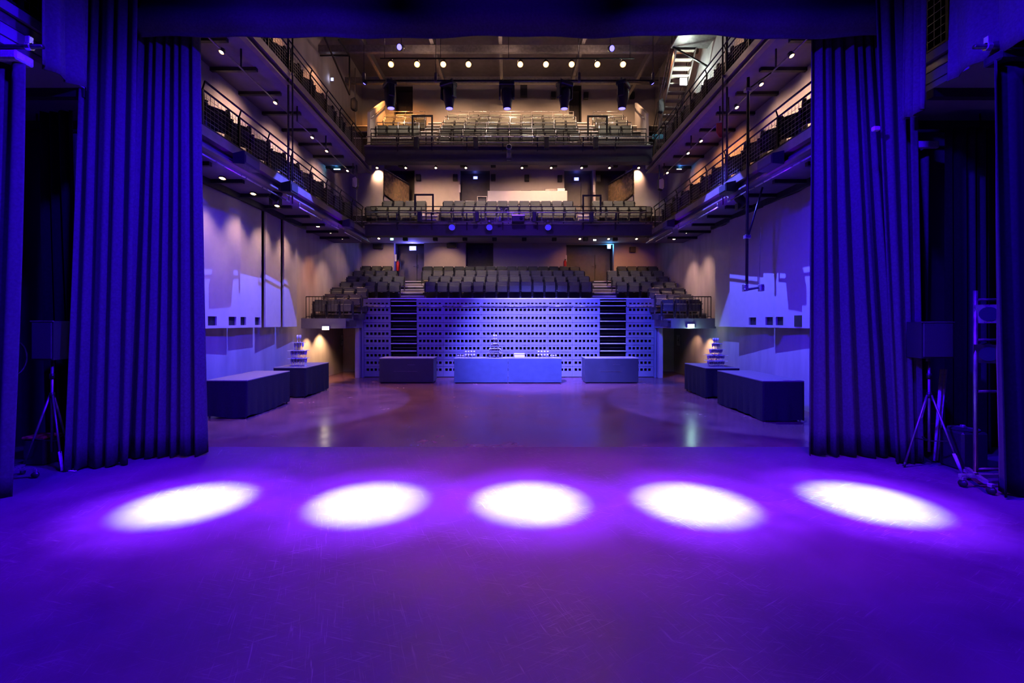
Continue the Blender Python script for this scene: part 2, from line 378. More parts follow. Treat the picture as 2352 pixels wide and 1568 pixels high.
# ---- front acoustic panels of the side walls, each standing at its own angle off the wall
def holed_panel(s, wall, d0, d1, e0, e1, holes):
    """panel from d0 to d1, standing e0..e1 off the wall, z 2.15..5.66; holes: (dA, dB) openings near its foot"""
    p0 = Vector((s * (WX - e0), d0, 2.15)); p1 = Vector((s * (WX - e1), d1, 2.15))
    W = (p1 - p0).length; u = (p1 - p0).normalized()
    hs = [((a - d0) / (d1 - d0) * W, (b - d0) / (d1 - d0) * W, .07, .30) for a, b in holes]
    n = Vector((s, 0, 0))
    o = MB().plate(p0, u, (0, 0, 1), W, 3.52, hs, n * .05).build('panel', 'wall_panel', wall)
    for a, b, _, _ in hs:
        q = p0 + u * (a - .03) + n * .055 + Vector((0, 0, .04))
        MB().prism([q, q + u * (b - a + .06), q + u * (b - a + .06) + Vector((0, 0, .29)), q + Vector((0, 0, .29))], n * .1).build('recess_box', 'black_paint', o, off=Vector((0, 0, 0)))
    return o
wl = bpy.data.objects['wall_left']; wr = bpy.data.objects['wall_right']
dL = lambda px, x=7.42: x * F / abs(px - CX)
holed_panel(-1, wl, 8.95, 11.02, .30, .34, [(10.85, 10.98)])
holed_panel(-1, wl, 11.05, 12.55, .28, .36, [(dL(481), dL(500)), (dL(525), dL(541))])
holed_panel(-1, wl, 12.60, 13.72, .31, .30, [(dL(553), dL(567)), (dL(588), dL(600))])
holed_panel(-1, wl, 13.80, 14.92, .38, .28, [])
holed_panel(-1, wl, 14.98, 16.10, .36, .26, [])
holed_panel(1, wr, 8.95, 11.5, .33, .33, [(dL(1837), dL(1821))])
holed_panel(1, wr, 11.55, 13.2, .24, .36, [(dL(1796), dL(1781)), (dL(1775), dL(1760))])
holed_panel(1, wr, 13.25, 15.0, .28, .46, [(dL(1736), dL(1722))])
holed_panel(1, wr, 15.05, 16.5, .26, .26, [])

# ---- side balconies
def side_slab(s, soff, deck, d0, d1, tier):
    g = lambda a, b: tuple(sorted((s * a, s * b)))
    x0, x1 = g(GX - .02, WX)
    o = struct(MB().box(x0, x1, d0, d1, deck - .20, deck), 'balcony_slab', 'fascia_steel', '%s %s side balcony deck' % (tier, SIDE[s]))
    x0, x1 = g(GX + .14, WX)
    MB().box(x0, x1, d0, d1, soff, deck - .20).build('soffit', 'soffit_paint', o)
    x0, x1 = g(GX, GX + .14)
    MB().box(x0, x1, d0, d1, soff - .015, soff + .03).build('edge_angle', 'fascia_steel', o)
    x0, x1 = g(WX - .42, WX - .33)
    if tier == 'lower':
        MB().box(x0, x1, d0, 16.5, 5.66, soff).build('ledger', 'black_paint', o)
    d = 9.95 if tier == 'lower' else 10.55
    x0, x1 = g(6.55, WX)
    while d < d1 - .3:
        MB().box(x0, x1, d, d + .1, soff - .09, soff).build('cross_beam', 'black_paint', o); d += 1.245
    return o
slabs = {}
for s in (-1, 1):
    slabs[s, 1] = side_slab(s, T1S, T1D, 8.9, 20.2, 'lower')
    slabs[s, 2] = side_slab(s, T2S, T2D, 8.9, 20.2, 'upper')
# ---- back balconies: front beam, soffit, stepped rows
BF = 19.3
def back_beam(z0, z1, tier):
    o = struct(MB().box(-GX, GX, BF, BF + .4, z0, z1), 'balcony_beam', 'dark_paint', '%s back balcony front beam' % tier)
    MB().box(-GX, GX, BF - .06, BF, z1 - .06, z1).build('edge_angle', 'fascia_steel', o)
    MB().box(-GX, GX, BF - .05, BF, z0, z0 + .05).build('edge_angle', 'dark_paint', o)
    return o
bb1 = back_beam(5.97, 6.49, 'lower'); bb2 = back_beam(9.10, 9.80, 'upper')
struct(MB().box(-WX, WX, 20.2, DB, 6.50, 6.58), 'soffit_slab', 'back_plaster', 'pale soffit under the lower back balcony')
struct(MB().box(-WX, WX, 21.2, DB, 10.36, 10.46), 'soffit_slab.001', 'back_plaster', 'pale soffit under the upper back balcony')
def tier_step(d0, d1, z, x0, x1, tier, row, zb_):
    o = struct(MB().box(x0, x1, d0, d1, zb_, z), 'tier_slab', 'dark_paint', '%s balcony seating step, %s row' % (tier, row))
    MB().box(x0, x1, d0 - .03, d0, z - .035, z).build('nosing', 'nosing', o)
    return o
T1ROW = [(20.9, 7.62), (22.0, 8.16)]                                      # depth and top of the seat backs
T2ROW = [(20.1, 10.74), (20.95, 11.36), (21.8, 12.00), (22.65, 12.64)]
SH = 0.78                                                                  # a seat is this tall
tier_step(19.7, 20.45, 6.60, -GX, GX, 'lower back', 'gangway', 6.50)
tier_step(20.45, 21.5, T1ROW[0][1] - SH, -WX, WX, 'lower back', 'front', 6.58)
tier_step(21.53, DB, T1ROW[1][1] - SH, -WX, WX, 'lower back', 'rear', 6.58)
prev = 9.75
for k, (d, zt) in enumerate(T2ROW):
    tier_step(d - .52, d + .33 if k < 3 else DB, zt - SH, -WX if k else -GX, WX if k else GX, 'upper back', ORD[k], max(prev, 10.47) if k > 1 else prev)
    prev = 9.8 if k == 0 else zt - SH - .6
# aisle steps of the upper back balcony
def aisle(xa, xb_, rows, name, label):
    t = thing(name, label, 'steps', ((xa + xb_) / 2, rows[0][0] - .5, rows[0][1]))
    for i in range(len(rows) - 1):
        (d0, z0), (d1, z1) = rows[i], rows[i + 1]
        for j in range(2):
            f0, f1 = j / 2, (j + 1) / 2
            y0 = d0 - .50 + (d1 - d0) * f0 + .02; z = z0 + (z1 - z0) * f1
            st = MB().box(xa, xb_, y0 + .05, d1 - .56, z0 if j == 0 else z0 + (z1 - z0) * f0 + .001, z - .001).build('step', 'step_wood', t)
            MB().box(xa, xb_, y0 + .01, y0 + .05, z - .035, z).build('nosing', 'nosing', st)
    return t
t2f = [(19.95, 9.80)] + [(d, z - SH) for d, z in T2ROW]
aisle(X(972, 20.5), X(1004, 20.5), t2f, 'aisle_stair', 'bright wooden aisle steps, upper back balcony, behind the gate frame near the slanted left parapet')
aisle(X(1333, 20.5), X(1366, 20.5), t2f, 'aisle_stair', 'bright wooden aisle steps, upper back balcony, on the steel staircase side')
t1f = [(19.95, 6.60), (20.95, T1ROW[0][1] - SH), (22.03, T1ROW[1][1] - SH)]
aisle(X(972, 20.7), X(1006, 20.7), t1f, 'aisle_stair', 'pale aisle steps of the lower back balcony, left of the mixing counter')
aisle(X(1326, 20.7), X(1360, 20.7), t1f, 'aisle_stair', 'pale aisle steps of the lower back balcony, right of the mixing counter')

# ---- roof beams over the hall
def beam(p0, p1, w_, h_, label):
    return struct(MB().bar(p0, p1, w_, h_), 'roof_beam', 'steel_mid', label)
for k, y in enumerate((16.3, 18.6, 21.6)):
    beam((-WX, y, 13.15 + .3 * k), (WX, y, 13.15 + .3 * k), .16, .28, 'steel roof beam across the hall')
for px, d in ((832, 18.5), (997, 19), (1150, 19), (1335, 19), (1510, 18.5)):
    x = X(px, d); beam((x, 11.2, 13.6), (x, 23.9, 13.9), .14, .3, 'steel roof beam running down the hall')
# ================================================================== RAILINGS AND SEATS
def railing(name, label, pts, deck, zr, zh, mesh=True, hand_off=(0, 0, 0), post_r=.022, mat_='steel_dark', n_post_only=None):
    """pts: plan positions of the posts; a top rail at zr, a handrail at zh, wire mesh between"""
    p0 = Vector((*pts[0], deck)); t = thing(name, label, 'railing', p0)
    ho = Vector(hand_off)
    for x, y in pts:
        MB().prism([(x - .02, y - .025, deck), (x + .02, y - .025, deck), (x + .02, y + .025, deck), (x - .02, y + .025, deck)], (0, 0, zr - deck)).build('post', mat_, t)
        MB().bar((x, y, zr), Vector((x, y, zh)) + ho, .015, .03).build('bracket', mat_, t)
    a, b = Vector((*pts[0], 0)), Vector((*pts[-1], 0))
    MB().tube(a + Vector((0, 0, zr)), b + Vector((0, 0, zr)), .021, 8).build('top_rail', mat_, t, True)
    MB().tube(a + ho + Vector((0, 0, zh)), b + ho + Vector((0, 0, zh)), .021, 8).build('handrail', mat_, t, True)
    MB().bar(a + Vector((0, 0, deck + .06)), b + Vector((0, 0, deck + .06)), .02, .03).build('toe_rail', mat_, t)
    if mesh:
        for i in range(len(pts) - 1):
            q0, q1 = Vector((*pts[i], 0)), Vector((*pts[i + 1], 0)); L = (q1 - q0).length; u = (q1 - q0) / L
            m = MB(); n = max(2, int(L / .115))
            for k in range(1, n):
                c = q0 + u * (L * k / n); m.bar(c + Vector((0, 0, deck + .07)), c + Vector((0, 0, zr - .02)), .006, .006)
            nz = 7
            for k in range(1, nz):
                z = deck + .07 + (zr - deck - .09) * k / nz; m.bar(q0 + Vector((0, 0, z)), q1 + Vector((0, 0, z)), .006, .006)
            o = m.build('wire_mesh', 'steel_mid', t); o['kind'] = 'stuff'
    return t
for s in (-1, 1):
    ys = [9.14 + 1.245 * k for k in range(9)] 
    pts = [(s * (GX + .05), y) for y in ys]
    railing('balcony_railing', 'dark wire mesh railing along the lower %s side balcony' % SIDE[s], pts, T1D, 6.98, 7.14, hand_off=(-s * .05, 0, 0))
    railing('balcony_railing', 'dark wire mesh railing along the upper %s side balcony' % SIDE[s], pts, T2D, 10.00, 10.14, hand_off=(-s * .05, 0, 0))
for nm, zd, zr, zh in (('lower', 6.49, 7.05, 7.21), ('upper', 9.80, 10.34, 10.50)):
    pts = [(-GX + .25 + (2 * GX - .5) * k / 10, BF + .06) for k in range(11)]
    railing('balcony_railing', 'dark wire mesh railing along the front of the %s back balcony' % nm, pts, zd, zr, zh, hand_off=(0, -.05, 0))

# ---- theatre seat: fold-up seat, backrest and a black standard on each side; faces -y
def make_seat():
    t = thing('theatre_seat', 'x', 'seat')
    m = MB(); m.cbox(-.226, .226, .0, .055, .36, SH, .015)
    b = m.build('backrest', 'seat_fabric', t)
    MB().cbox(-.226, .226, -.008, .06, SH - .004, SH + .012, .004).build('top_strip', 'steel_mid', b)  # pale cap stands in for light catching the top edge
    MB().cbox(-.218, .218, -.085, -.02, .33, .62, .02).build('folded_seat', 'seat_fabric', t)
    for s in (-1, 1):
        a = MB().cbox(s * .244 - .012, s * .244 + .012, -.10, .08, .14, .73, .006).build('standard', 'seat_frame', t)
        MB().cbox(s * .244 - .016, s * .244 + .016, -.19, .02, .60, .625, .006).build('armrest', 'seat_frame', a)
        MB().cbox(s * .244 - .012, s * .244 + .012, -.06, .04, 0, .14, .004).build('leg', 'steel_mid', t)
        MB().lathe([(.006, 0), (.018, .008), (.018, .03)], (s * .244, -.175, .40), (0, -1, 0), 8).build('hinge_cap', 'chrome', t, True)
    return t
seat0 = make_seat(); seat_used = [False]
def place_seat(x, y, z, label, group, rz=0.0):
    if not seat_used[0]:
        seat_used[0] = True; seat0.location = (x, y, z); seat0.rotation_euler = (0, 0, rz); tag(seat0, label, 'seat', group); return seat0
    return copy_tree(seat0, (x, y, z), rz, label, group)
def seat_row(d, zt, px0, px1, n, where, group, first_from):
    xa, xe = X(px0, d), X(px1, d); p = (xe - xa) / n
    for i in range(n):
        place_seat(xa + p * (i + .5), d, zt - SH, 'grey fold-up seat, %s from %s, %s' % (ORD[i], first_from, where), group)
STALL_D = {'A': 17.5, 'B': 18.35, 'C': 19.2, 'D': 20.05, 'E': 20.9, 'F': 21.8, 'G': 22.7}
STALLS = [  # row, block, px0, px1, n, y of the seat tops
    ('A', 'left', 721, 811, 3, 688.7), ('B', 'left', 744, 831, 3, 675.4), ('C', 'left', 760, 846, 3, 660.5), ('D', 'left', 781, 920.6, 5, 647.4),
    ('E', 'left', 796.4, 930.4, 5, 634.3), ('F', 'left', 810.5, 913.6, 4, 621.9), ('G', 'left', 828.7, 901, 3, 611.2),
    ('D', 'centre', 975, 1360.4, 14, 647.4), ('E', 'centre', 983.4, 1354.8, 14, 634.3), ('F', 'centre', 968.4, 1343.5, 15, 621.9), ('G', 'centre', 970.3, 1332.3, 15, 612),
    ('A', 'right', 1518.9, 1609.4, 3, 688), ('B', 'right', 1503.4, 1589.7, 3, 676), ('C', 'right', 1488, 1573, 3, 661.5), ('D', 'right', 1414, 1553, 5, 647.4),
    ('E', 'right', 1403.8, 1536.4, 5, 634.8), ('F', 'right', 1393, 1523.8, 5, 622.3), ('G', 'right', 1416.5, 1510, 4, 611.8)]
rows_of = {'left': 'ABCDEFG', 'centre': 'DEFG', 'right': 'ABCDEFG'}
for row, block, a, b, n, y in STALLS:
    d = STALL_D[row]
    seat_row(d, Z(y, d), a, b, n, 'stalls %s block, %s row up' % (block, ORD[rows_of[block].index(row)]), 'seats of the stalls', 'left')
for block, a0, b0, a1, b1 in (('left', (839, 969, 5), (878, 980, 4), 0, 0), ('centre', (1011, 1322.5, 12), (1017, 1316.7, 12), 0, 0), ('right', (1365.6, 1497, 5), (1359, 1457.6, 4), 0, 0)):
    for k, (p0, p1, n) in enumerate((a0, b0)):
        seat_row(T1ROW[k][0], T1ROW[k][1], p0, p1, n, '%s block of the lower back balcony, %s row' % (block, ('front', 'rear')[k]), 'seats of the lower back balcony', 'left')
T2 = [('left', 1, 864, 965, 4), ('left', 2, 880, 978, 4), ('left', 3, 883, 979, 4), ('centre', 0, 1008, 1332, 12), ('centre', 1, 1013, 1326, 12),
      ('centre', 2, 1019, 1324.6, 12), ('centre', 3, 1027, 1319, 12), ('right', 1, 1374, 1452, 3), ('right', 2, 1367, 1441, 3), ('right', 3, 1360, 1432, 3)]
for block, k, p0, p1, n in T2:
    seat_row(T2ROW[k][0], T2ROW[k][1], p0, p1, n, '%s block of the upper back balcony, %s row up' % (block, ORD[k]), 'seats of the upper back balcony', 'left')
# safety rails in front of the rows of the upper back balcony
for block, k, p0, p1, n in T2:
    d = T2ROW[k][0] - .40; z = T2ROW[k][1] - SH; xa, xe = X(p0 + 2, d), X(p1 - 2, d)
    t = thing('row_rail', 'bright steel safety rail before the %s row, %s block, upper back balcony' % (ORD[k], block), 'railing', (xa, d, z), 0, 'row rails of the upper back balcony')
    MB().tube((xa, d, z + .74), (xe, d, z + .74), .018, 8).build('rail', 'steel_light', t, True)
    MB().tube((xa, d, z + .44), (xe, d, z + .44), .014, 8).build('rail', 'steel_light', t, True)
    np_ = max(2, n // 2 + 1)
    for i in range(np_):
        x = xa + (xe - xa) * i / (np_ - 1); MB().tube((x, d, z), (x, d, z + .74), .016, 8).build('post', 'steel_light', t, True)

# ---- black upholstered chairs on the side balconies: rounded end panels, faces -y
def make_chair():
    t = thing('balcony_chair', 'x', 'chair')
    MB().cbox(-.23, .23, .02, .10, .36, .86, .02).build('backrest', 'chair_black', t)
    MB().cbox(-.22, .22, -.10, -.01, .30, .72, .03).build('folded_seat', 'chair_black', t)
    for s in (-1, 1):
        prof = [(-.16, .0), (.10, .0), (.12, .5), (.13, .80), (.10, .88), (.04, .91), (-.02, .88), (-.05, .78), (-.06, .66), (-.16, .62), (-.19, .58), (-.18, .52)]
        MB().prism([(s * .25 - .022, a, b) for a, b in prof], (.044, 0, 0)).build('end_panel', 'chair_black', t)
        MB().cbox(s * .25 - .03, s * .25 + .03, -.19, -.01, .62, .645, .006).build('armrest', 'seat_frame', t)
    return t
chair0 = make_chair(); chair_used = [False]
def place_chair(x, y, z, rz, label, group):
    if not chair_used[0]:
        chair_used[0] = True; chair0.location = (x, y, z); chair0.rotation_euler = (0, 0, rz); tag(chair0, label, 'chair', group); return
    copy_tree(chair0, (x, y, z), rz, label, group)
L1 = [9.25, 10.13, 10.97, 11.86, 12.72, 13.57, 14.5, 15.37, 16.23, 17.18, 18.03]
R1 = [9.6, 10.42, 11.2, 12.02, 13.0, 13.95, 14.77, 15.66, 16.5, 17.37, 18.3]
U2 = [11.85, 12.75, 13.62, 14.52, 15.42, 16.32, 17.22, 18.1]
for s, tier, ds, z in ((-1, 'lower', L1, T1D), (1, 'lower', R1, T1D), (-1, 'upper', U2, T2D), (1, 'upper', U2, T2D)):
    for i, d in enumerate(ds):
        place_chair(s * 6.50, d, z, -s * R(58), 'black fold-up chair on the %s %s side balcony, %s from the stage' % (tier, SIDE[s], ORD[i]), 'chairs on the side balconies')
# ================================================================== RETRACTABLE SEATING UNIT AND STALLS STEPS
UF = 19.0
unit = thing('retractable_seating', 'closed telescopic seating unit with perforated panelled front below the stalls', 'seating unit', (0, UF, 0))
ROWY = [703.5, 722.3, 740.3, 758.4, 775.2, 792, 808.4, 825.4, 841.5, 866.6]
SEG = [(835, 897, [(0, 6)]), (957, 1018, [(0, 6)]), (1018, 1105, [(0, 9)]), (1105, 1258, [(0, 8), (8, 16)]), (1258, 1315, [(0, 6)]), (1315, 1378, [(0, 6)]), (1438, 1503, [(0, 6)])]
for r in range(len(ROWY) - 1):
    zt, zb0 = Z(ROWY[r], UF), max(0.02, Z(ROWY[r + 1], UF)); zt -= .012
    dy = UF + .012 * r
    for (a, b, gr) in SEG:
        xa, xe = X(a, UF) + .004, X(b, UF) - .004; W = xe - xa; H = zt - zb0
        n = gr[-1][1]; pitch = 9.15 / F * UF; hw = 5.9 / F * UF; gap = .0 if len(gr) == 1 else .03
        tot = pitch * (n - 1) + hw + gap; u0 = (W - tot) / 2
        hs = []
        hz = H - .075 - hw if r < 8 else H - .075 - hw
        for i in range(n):
            g = gap if (len(gr) > 1 and i >= gr[1][0]) else 0
            hs.append((u0 + pitch * i + g, u0 + pitch * i + g + hw, hz, hz + hw))
        MB().plate((xa, dy, zb0), (1, 0, 0), (0, 0, 1), W, H, hs, (0, .03, 0)).build('panel', 'unit_paint', unit)
# top trough with short slots and the ledge rail below it
zt, zl = Z(684.5, UF), Z(703, UF)
for (a, b, gr) in SEG:
    xa, xe = X(a, UF) + .002, X(b, UF) - .002; W = xe - xa; n = gr[-1][1]; pitch = 9.15 / F * UF; hw = 5.6 / F * UF
    u0 = (W - pitch * (n - 1) - hw) / 2
    hs = [(u0 + pitch * i, u0 + pitch * i + hw, .075, .135) for i in range(n)]
    MB().plate((xa, UF - .04, zl + .01), (1, 0, 0), (0, 0, 1), W, zt - zl - .04, hs, (0, .03, 0)).build('top_panel', 'unit_paint', unit)
    MB().tube((xa + .02, UF - .06, zl), (xe - .02, UF - .06, zl), .016, 8).build('ledge_rail', 'steel_light', unit, True)
MB().box(X(846, UF), X(1494, UF), UF - .05, UF + .02, zt - .035, zt).build('nosing', 'nosing', unit)
MB().box(X(836, UF), X(1502, UF), UF + .45, UF + .5, .0, zt - .1).build('core', 'black_paint', unit)
MB().box(X(836, UF), X(1502, UF), UF + .02, 19.53, zt - .06, zt - .002).build('deck', 'dark_paint', unit)
# steps inside the two gaps
NOSE = [690.5, 701, 718.8, 736.5, 754.6, 771.6, 788, 805, 822, 839, 856]
for a, b in ((897, 957), (1378, 1438)):
    for k, y in enumerate(NOSE):
        z = Z(y, UF); xa, xe = X(a, UF) + .012, X(b, UF) - .012
        st = MB().box(xa, xe, UF + .05, UF + .44, z - .03, z - .002).build('step', 'dark_paint', unit)
        MB().box(xa, xe, UF + .0, UF + .05, z - .03, z).build('nosing', 'nosing', st)
        if k > 1:
            MB().box(xa + .04, xe, UF + .22, UF + .25, z + .10, z + .125).build('back_edge', 'steel_mid', st)
for s, a in ((-1, 835), (1, 1503)):
    x = X(a, UF); m = MB(); x0, x1 = sorted((x, x + s * .09)); m.box(x0, x1, UF - .02, UF + .9, 0, zt - .32); m.build('end_post', 'unit_paint', unit)
    x0, x1 = sorted((x + s * .12, x + s * .28)); MB().box(x0, x1, UF - .22, UF + .3, 0, Z(754, 18.8)).build('side_post', 'wall_panel', unit)
# stalls: row steps of centre and sides
def stall_step(row, x0, x1, dn, zt, block, zlow):
    d = STALL_D[row]
    o = struct(MB().box(x0, x1, d - .5, dn - .53, zlow, zt), 'stalls_slab', 'dark_paint', 'stalls %s seating step, row %s' % (block, row))
    return o
hh = lambda row, y: Z(y, STALL_D[row]) - SH
FL = {'A': hh('A', 688.5), 'B': hh('B', 675.6), 'C': hh('C', 661), 'D': hh('D', 647.4), 'E': hh('E', 634.4), 'F': hh('F', 622), 'G': hh('G', 611.5)}
nx = dict(zip('ABCDEF', 'BCDEFG'))
for row in 'DEFG':
    dn = STALL_D[nx[row]] if row in nx else DB + .53
    o = struct(MB().box(-WX, WX, STALL_D[row] - .5, dn - .52, FL[row] - .45, FL[row] - .001), 'stalls_slab', 'dark_paint', 'stalls seating step')
    for a, b in ((921, 976), (1360, 1415)):
        MB().box(X(a, STALL_D[row]), X(b, STALL_D[row]), STALL_D[row] - .53, STALL_D[row] - .49, FL[row] - .035, FL[row] + .002).build('nosing', 'nosing', o)
        MB().box(X(a, STALL_D[row]), X(b, STALL_D[row]), STALL_D[row] - .49, dn - .52, FL[row] - .001, FL[row] + .003).build('tread', 'step_wood', o)
        if row in nx:
            zz = (FL[row] + FL[nx[row]]) / 2
            MB().box(X(a, STALL_D[row]), X(b, STALL_D[row]), STALL_D[row] - .02, dn - .52, FL[row] + .004, zz).build('step', 'step_wood', o)
            MB().box(X(a, STALL_D[row]), X(b, STALL_D[row]), STALL_D[row] - .06, STALL_D[row] - .02, zz - .03, zz + .002).build('nosing', 'nosing', o)
for s in (-1, 1):
    for row in 'ABC':
        d = STALL_D[row] + (.06 if row == 'A' else 0); xin = {'A': X(813, d), 'B': X(833, d), 'C': X(848, d)}[row]
        x0, x1 = sorted((s * abs(xin), s * WX))
        o = struct(MB().box(x0, x1, d - .5, STALL_D[nx[row]] - .51, FL[row] - .25, FL[row] - .001), 'stalls_slab', 'dark_paint', 'stalls side platform step')
        MB().box(x0, x1, d - .53, d - .5, FL[row] - .05, FL[row]).build('edge_angle', 'steel_mid', o)
    # platform in front of the side block, over the passage
    d0 = 17.0; zT, zB = Z(731, d0), Z(754, d0)
    xo, xi = X(703, d0), X(794, d0)
    x0, x1 = sorted((s * abs(xi), s * WX))
    pl = struct(MB().box(x0, x1, d0, 19.4, zB, zT), 'platform_slab', 'unit_paint', 'side platform of the stalls above the passage, %s' % SIDE[s])
    # bar railing of the platform
    xa, xe = s * abs(X(702, d0)), s * abs(X(788, d0)); zr = Z(681, d0)
    t = thing('bar_railing', 'dark vertical bar railing on the %s platform of the stalls' % SIDE[s], 'railing', (xa, d0 + .04, zT))
    MB().tube((xa, d0 + .04, zr), (xe, d0 + .04, zr), .018, 8).build('top_rail', 'steel_dark', t, True)
    MB().bar((xa, d0 + .04, zT + .06), (xe, d0 + .04, zT + .06), .02, .02).build('bottom_rail', 'steel_dark', t)
    for k in range(13):
        x = xa + (xe - xa) * k / 12; MB().tube((x, d0 + .04, zT), (x, d0 + .04, zr), .016 if k in (0, 12) else .009, 6).build('bar', 'steel_dark', t, True)
    # passage under the platform: end wall, notice, exit sign
    xw0, xw1 = sorted((s * 6.35, s * WX))
    struct(MB().box(xw0, xw1, 21.3, 21.5, 0, zB), 'wall_passage_' + SIDE[s], 'wall_plaster', 'end wall of the passage under the stalls')
    xq = s * 6.28; x0, x1 = sorted((xq, xq + s * .06))
    struct(MB().box(x0, x1, UF + .35, 21.3, 0, zB), 'wall_unit_' + SIDE[s], 'dark_paint', 'dark inner wall of the passage')
    t = thing('exit_sign', 'lit white exit sign under the %s stalls platform' % SIDE[s], 'sign', P(749 if s < 0 else 1586, 753 if s < 0 else 748, 16.998), 0)
    c = Vector(t.location)
    MB().cbox(c.x - .14, c.x + .14, c.y - .05, c.y, c.z - .075, c.z + .075, .01).build('housing', 'white_plastic', t)
    MB().box(c.x - .12, c.x + .12, c.y - .056, c.y - .05, c.z - .06, c.z + .06).build('panel', 'glow_exit', t)
    point((c.x, c.y - .12, c.z - .12), 5 if s < 0 else 9, (0.55, 1.0, 0.85) if s > 0 else (1.0, 0.75, 0.5), .06)
    px = 785 if s < 0 else 1559
    t = thing('wall_notice', 'small framed notice on the passage wall, %s of the seating unit' % SIDE[s], 'notice', (s * (WX - .01), 0, 0))
    dd = (WX) * F / abs(px - CX); zz = Z(781, dd); xx = s * (WX - .012)
    x0, x1 = sorted((s * WX, s * (WX - .02)))
    MB().cbox(x0, x1, dd - .22, dd + .22, zz - .28, zz + .28, .004).build('frame', 'steel_mid', t)
    x0, x1 = sorted((s * (WX - .02), s * (WX - .024)))
    MB().box(x0, x1, dd - .19, dd + .19, zz - .25, zz + .25).build('sheet', 'paper', t)
    x0, x1 = sorted((s * (WX - .024), s * (WX - .026)))
    MB().box(x0, x1, dd - .10, dd + .08, zz - .02, zz + .02).build('print', 'sign_ink', t)
    MB().box(x0, x1, dd - .10, dd - .06, zz - .14, zz + .14).build('print', 'sign_ink', t)
    # downlight washing the passage wall
    spot((s * 7.2, 18.6, zB - .1), (s * 7.75, 18.7, 0.4), 230 if s < 0 else 40, (1.0, .58, .28), 110, .7, .05)
    spot((s * 7.2, 17.4, zB - .1), (s * 7.75, 17.5, 0.4), 170 if s < 0 else 150, (1.0, .58, .28), 90, .7, .05)
# ================================================================== TABLES, GLASSES
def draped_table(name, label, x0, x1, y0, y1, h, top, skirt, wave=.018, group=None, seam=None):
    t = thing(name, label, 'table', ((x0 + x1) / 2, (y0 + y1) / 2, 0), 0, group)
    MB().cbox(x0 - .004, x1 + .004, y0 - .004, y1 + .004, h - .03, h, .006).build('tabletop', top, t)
    # skirt: a closed ring that ripples towards the floor
    per = []
    for (a, b) in (((x0, y0), (x1, y0)), ((x1, y0), (x1, y1)), ((x1, y1), (x0, y1)), ((x0, y1), (x0, y0))):
        L = math.hypot(b[0] - a[0], b[1] - a[1]); n = max(6, int(L / .05))
        nrm = ((b[1] - a[1]) / L, -(b[0] - a[0]) / L)
        for i in range(n):
            f = i / n; per.append((a[0] + (b[0] - a[0]) * f, a[1] + (b[1] - a[1]) * f, nrm, f, L))
    N = len(per); lev = [(h - .031, 0), (h * .75, .08), (h * .5, .25), (h * .25, .6), (.03, 1.0)]
    vs, fs = [], []; ph = random.random() * 6
    for z, k in lev:
        for i, (x, y, nrm, f, L) in enumerate(per):
            e = math.sin(math.pi * f) ** .3 if 0 < f < 1 else 0
            a = wave * k * e * (math.sin(f * L * 19 + ph) + .5 * math.sin(f * L * 43 + 2 * ph))
            zz = z + (.02 * math.sin(f * L * 3.1 + ph) + .012 * math.sin(f * L * 8)) * (1 if k == 1 else 0)
            vs.append((x + nrm[0] * a, y + nrm[1] * a, max(.008, zz)))
    for j in range(len(lev) - 1):
        for i in range(N):
            q = (i + 1) % N; fs.append((j * N + i, (j + 1) * N + i, (j + 1) * N + q, j * N + q))
    MB().add(vs, fs).build('tablecloth', skirt, t, True)
    for sx in (x0 + .06, x1 - .06):
        for sy in (y0 + .06, y1 - .06):
            MB().tube((sx, sy, 0), (sx, sy, h - .03), .02, 8).build('leg', 'steel_mid', t, True)
    return t
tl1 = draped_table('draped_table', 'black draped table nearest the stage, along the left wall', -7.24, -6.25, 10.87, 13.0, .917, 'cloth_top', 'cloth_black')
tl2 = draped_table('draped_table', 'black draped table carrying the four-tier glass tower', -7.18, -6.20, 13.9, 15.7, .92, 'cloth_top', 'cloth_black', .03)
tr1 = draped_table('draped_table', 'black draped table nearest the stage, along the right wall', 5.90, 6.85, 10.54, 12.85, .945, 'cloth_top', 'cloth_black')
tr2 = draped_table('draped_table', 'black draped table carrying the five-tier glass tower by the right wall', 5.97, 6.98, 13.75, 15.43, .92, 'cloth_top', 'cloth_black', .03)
BD = 17.16; bh = .953
def bar_counter(name, label, x0, x1, y0, y1, h, arch):
    t = thing(name, label, 'bar counter', ((x0 + x1) / 2, (y0 + y1) / 2, 0))
    MB().cbox(x0, x1, y0, y1, .03, h - .03, .008).build('body', 'bar_front' if arch else 'bar_dark', t)
    MB().cbox(x0 - .006, x1 + .006, y0 - .006, y1 + .006, h - .03, h, .006).build('worktop', 'bar_top', t)
    MB().box(x0 + .05, x1 - .05, y0 + .05, y1 - .05, 0, .03).build('plinth', 'black_paint', t)
    y = y0 - .004
    if arch:  # thin raised arch-shaped panel boards on the front
        xm = (x0 + x1) / 2; Wd = (x1 - x0)
        for a, b in ((-.40, -.135), (-.125, .125), (.135, .40)):
            n = 8; poly = [(xm + Wd * a, y, .12)]
            poly.append((xm + Wd * b, y, .12))
            for i in range(n + 1):
                u = b + (a - b) * i / n; zz = .30 + .42 * math.sqrt(max(0, 1 - (abs(u) / .44) ** 2)); poly.append((xm + Wd * u, y, zz))
            MB().prism(poly, (0, .008, 0)).build('front_board', 'bar_front', t)
    else:
        MB().box(x0 + (x1 - x0) * .27, x0 + (x1 - x0) * .70, y - .002, y0, .44, .455).build('slot_trim', 'steel_mid', t)
        MB().box(x0 + (x1 - x0) * .52, x0 + (x1 - x0) * .66, y - .002, y0, .69, .705).build('slot_trim', 'steel_mid', t)
    return t
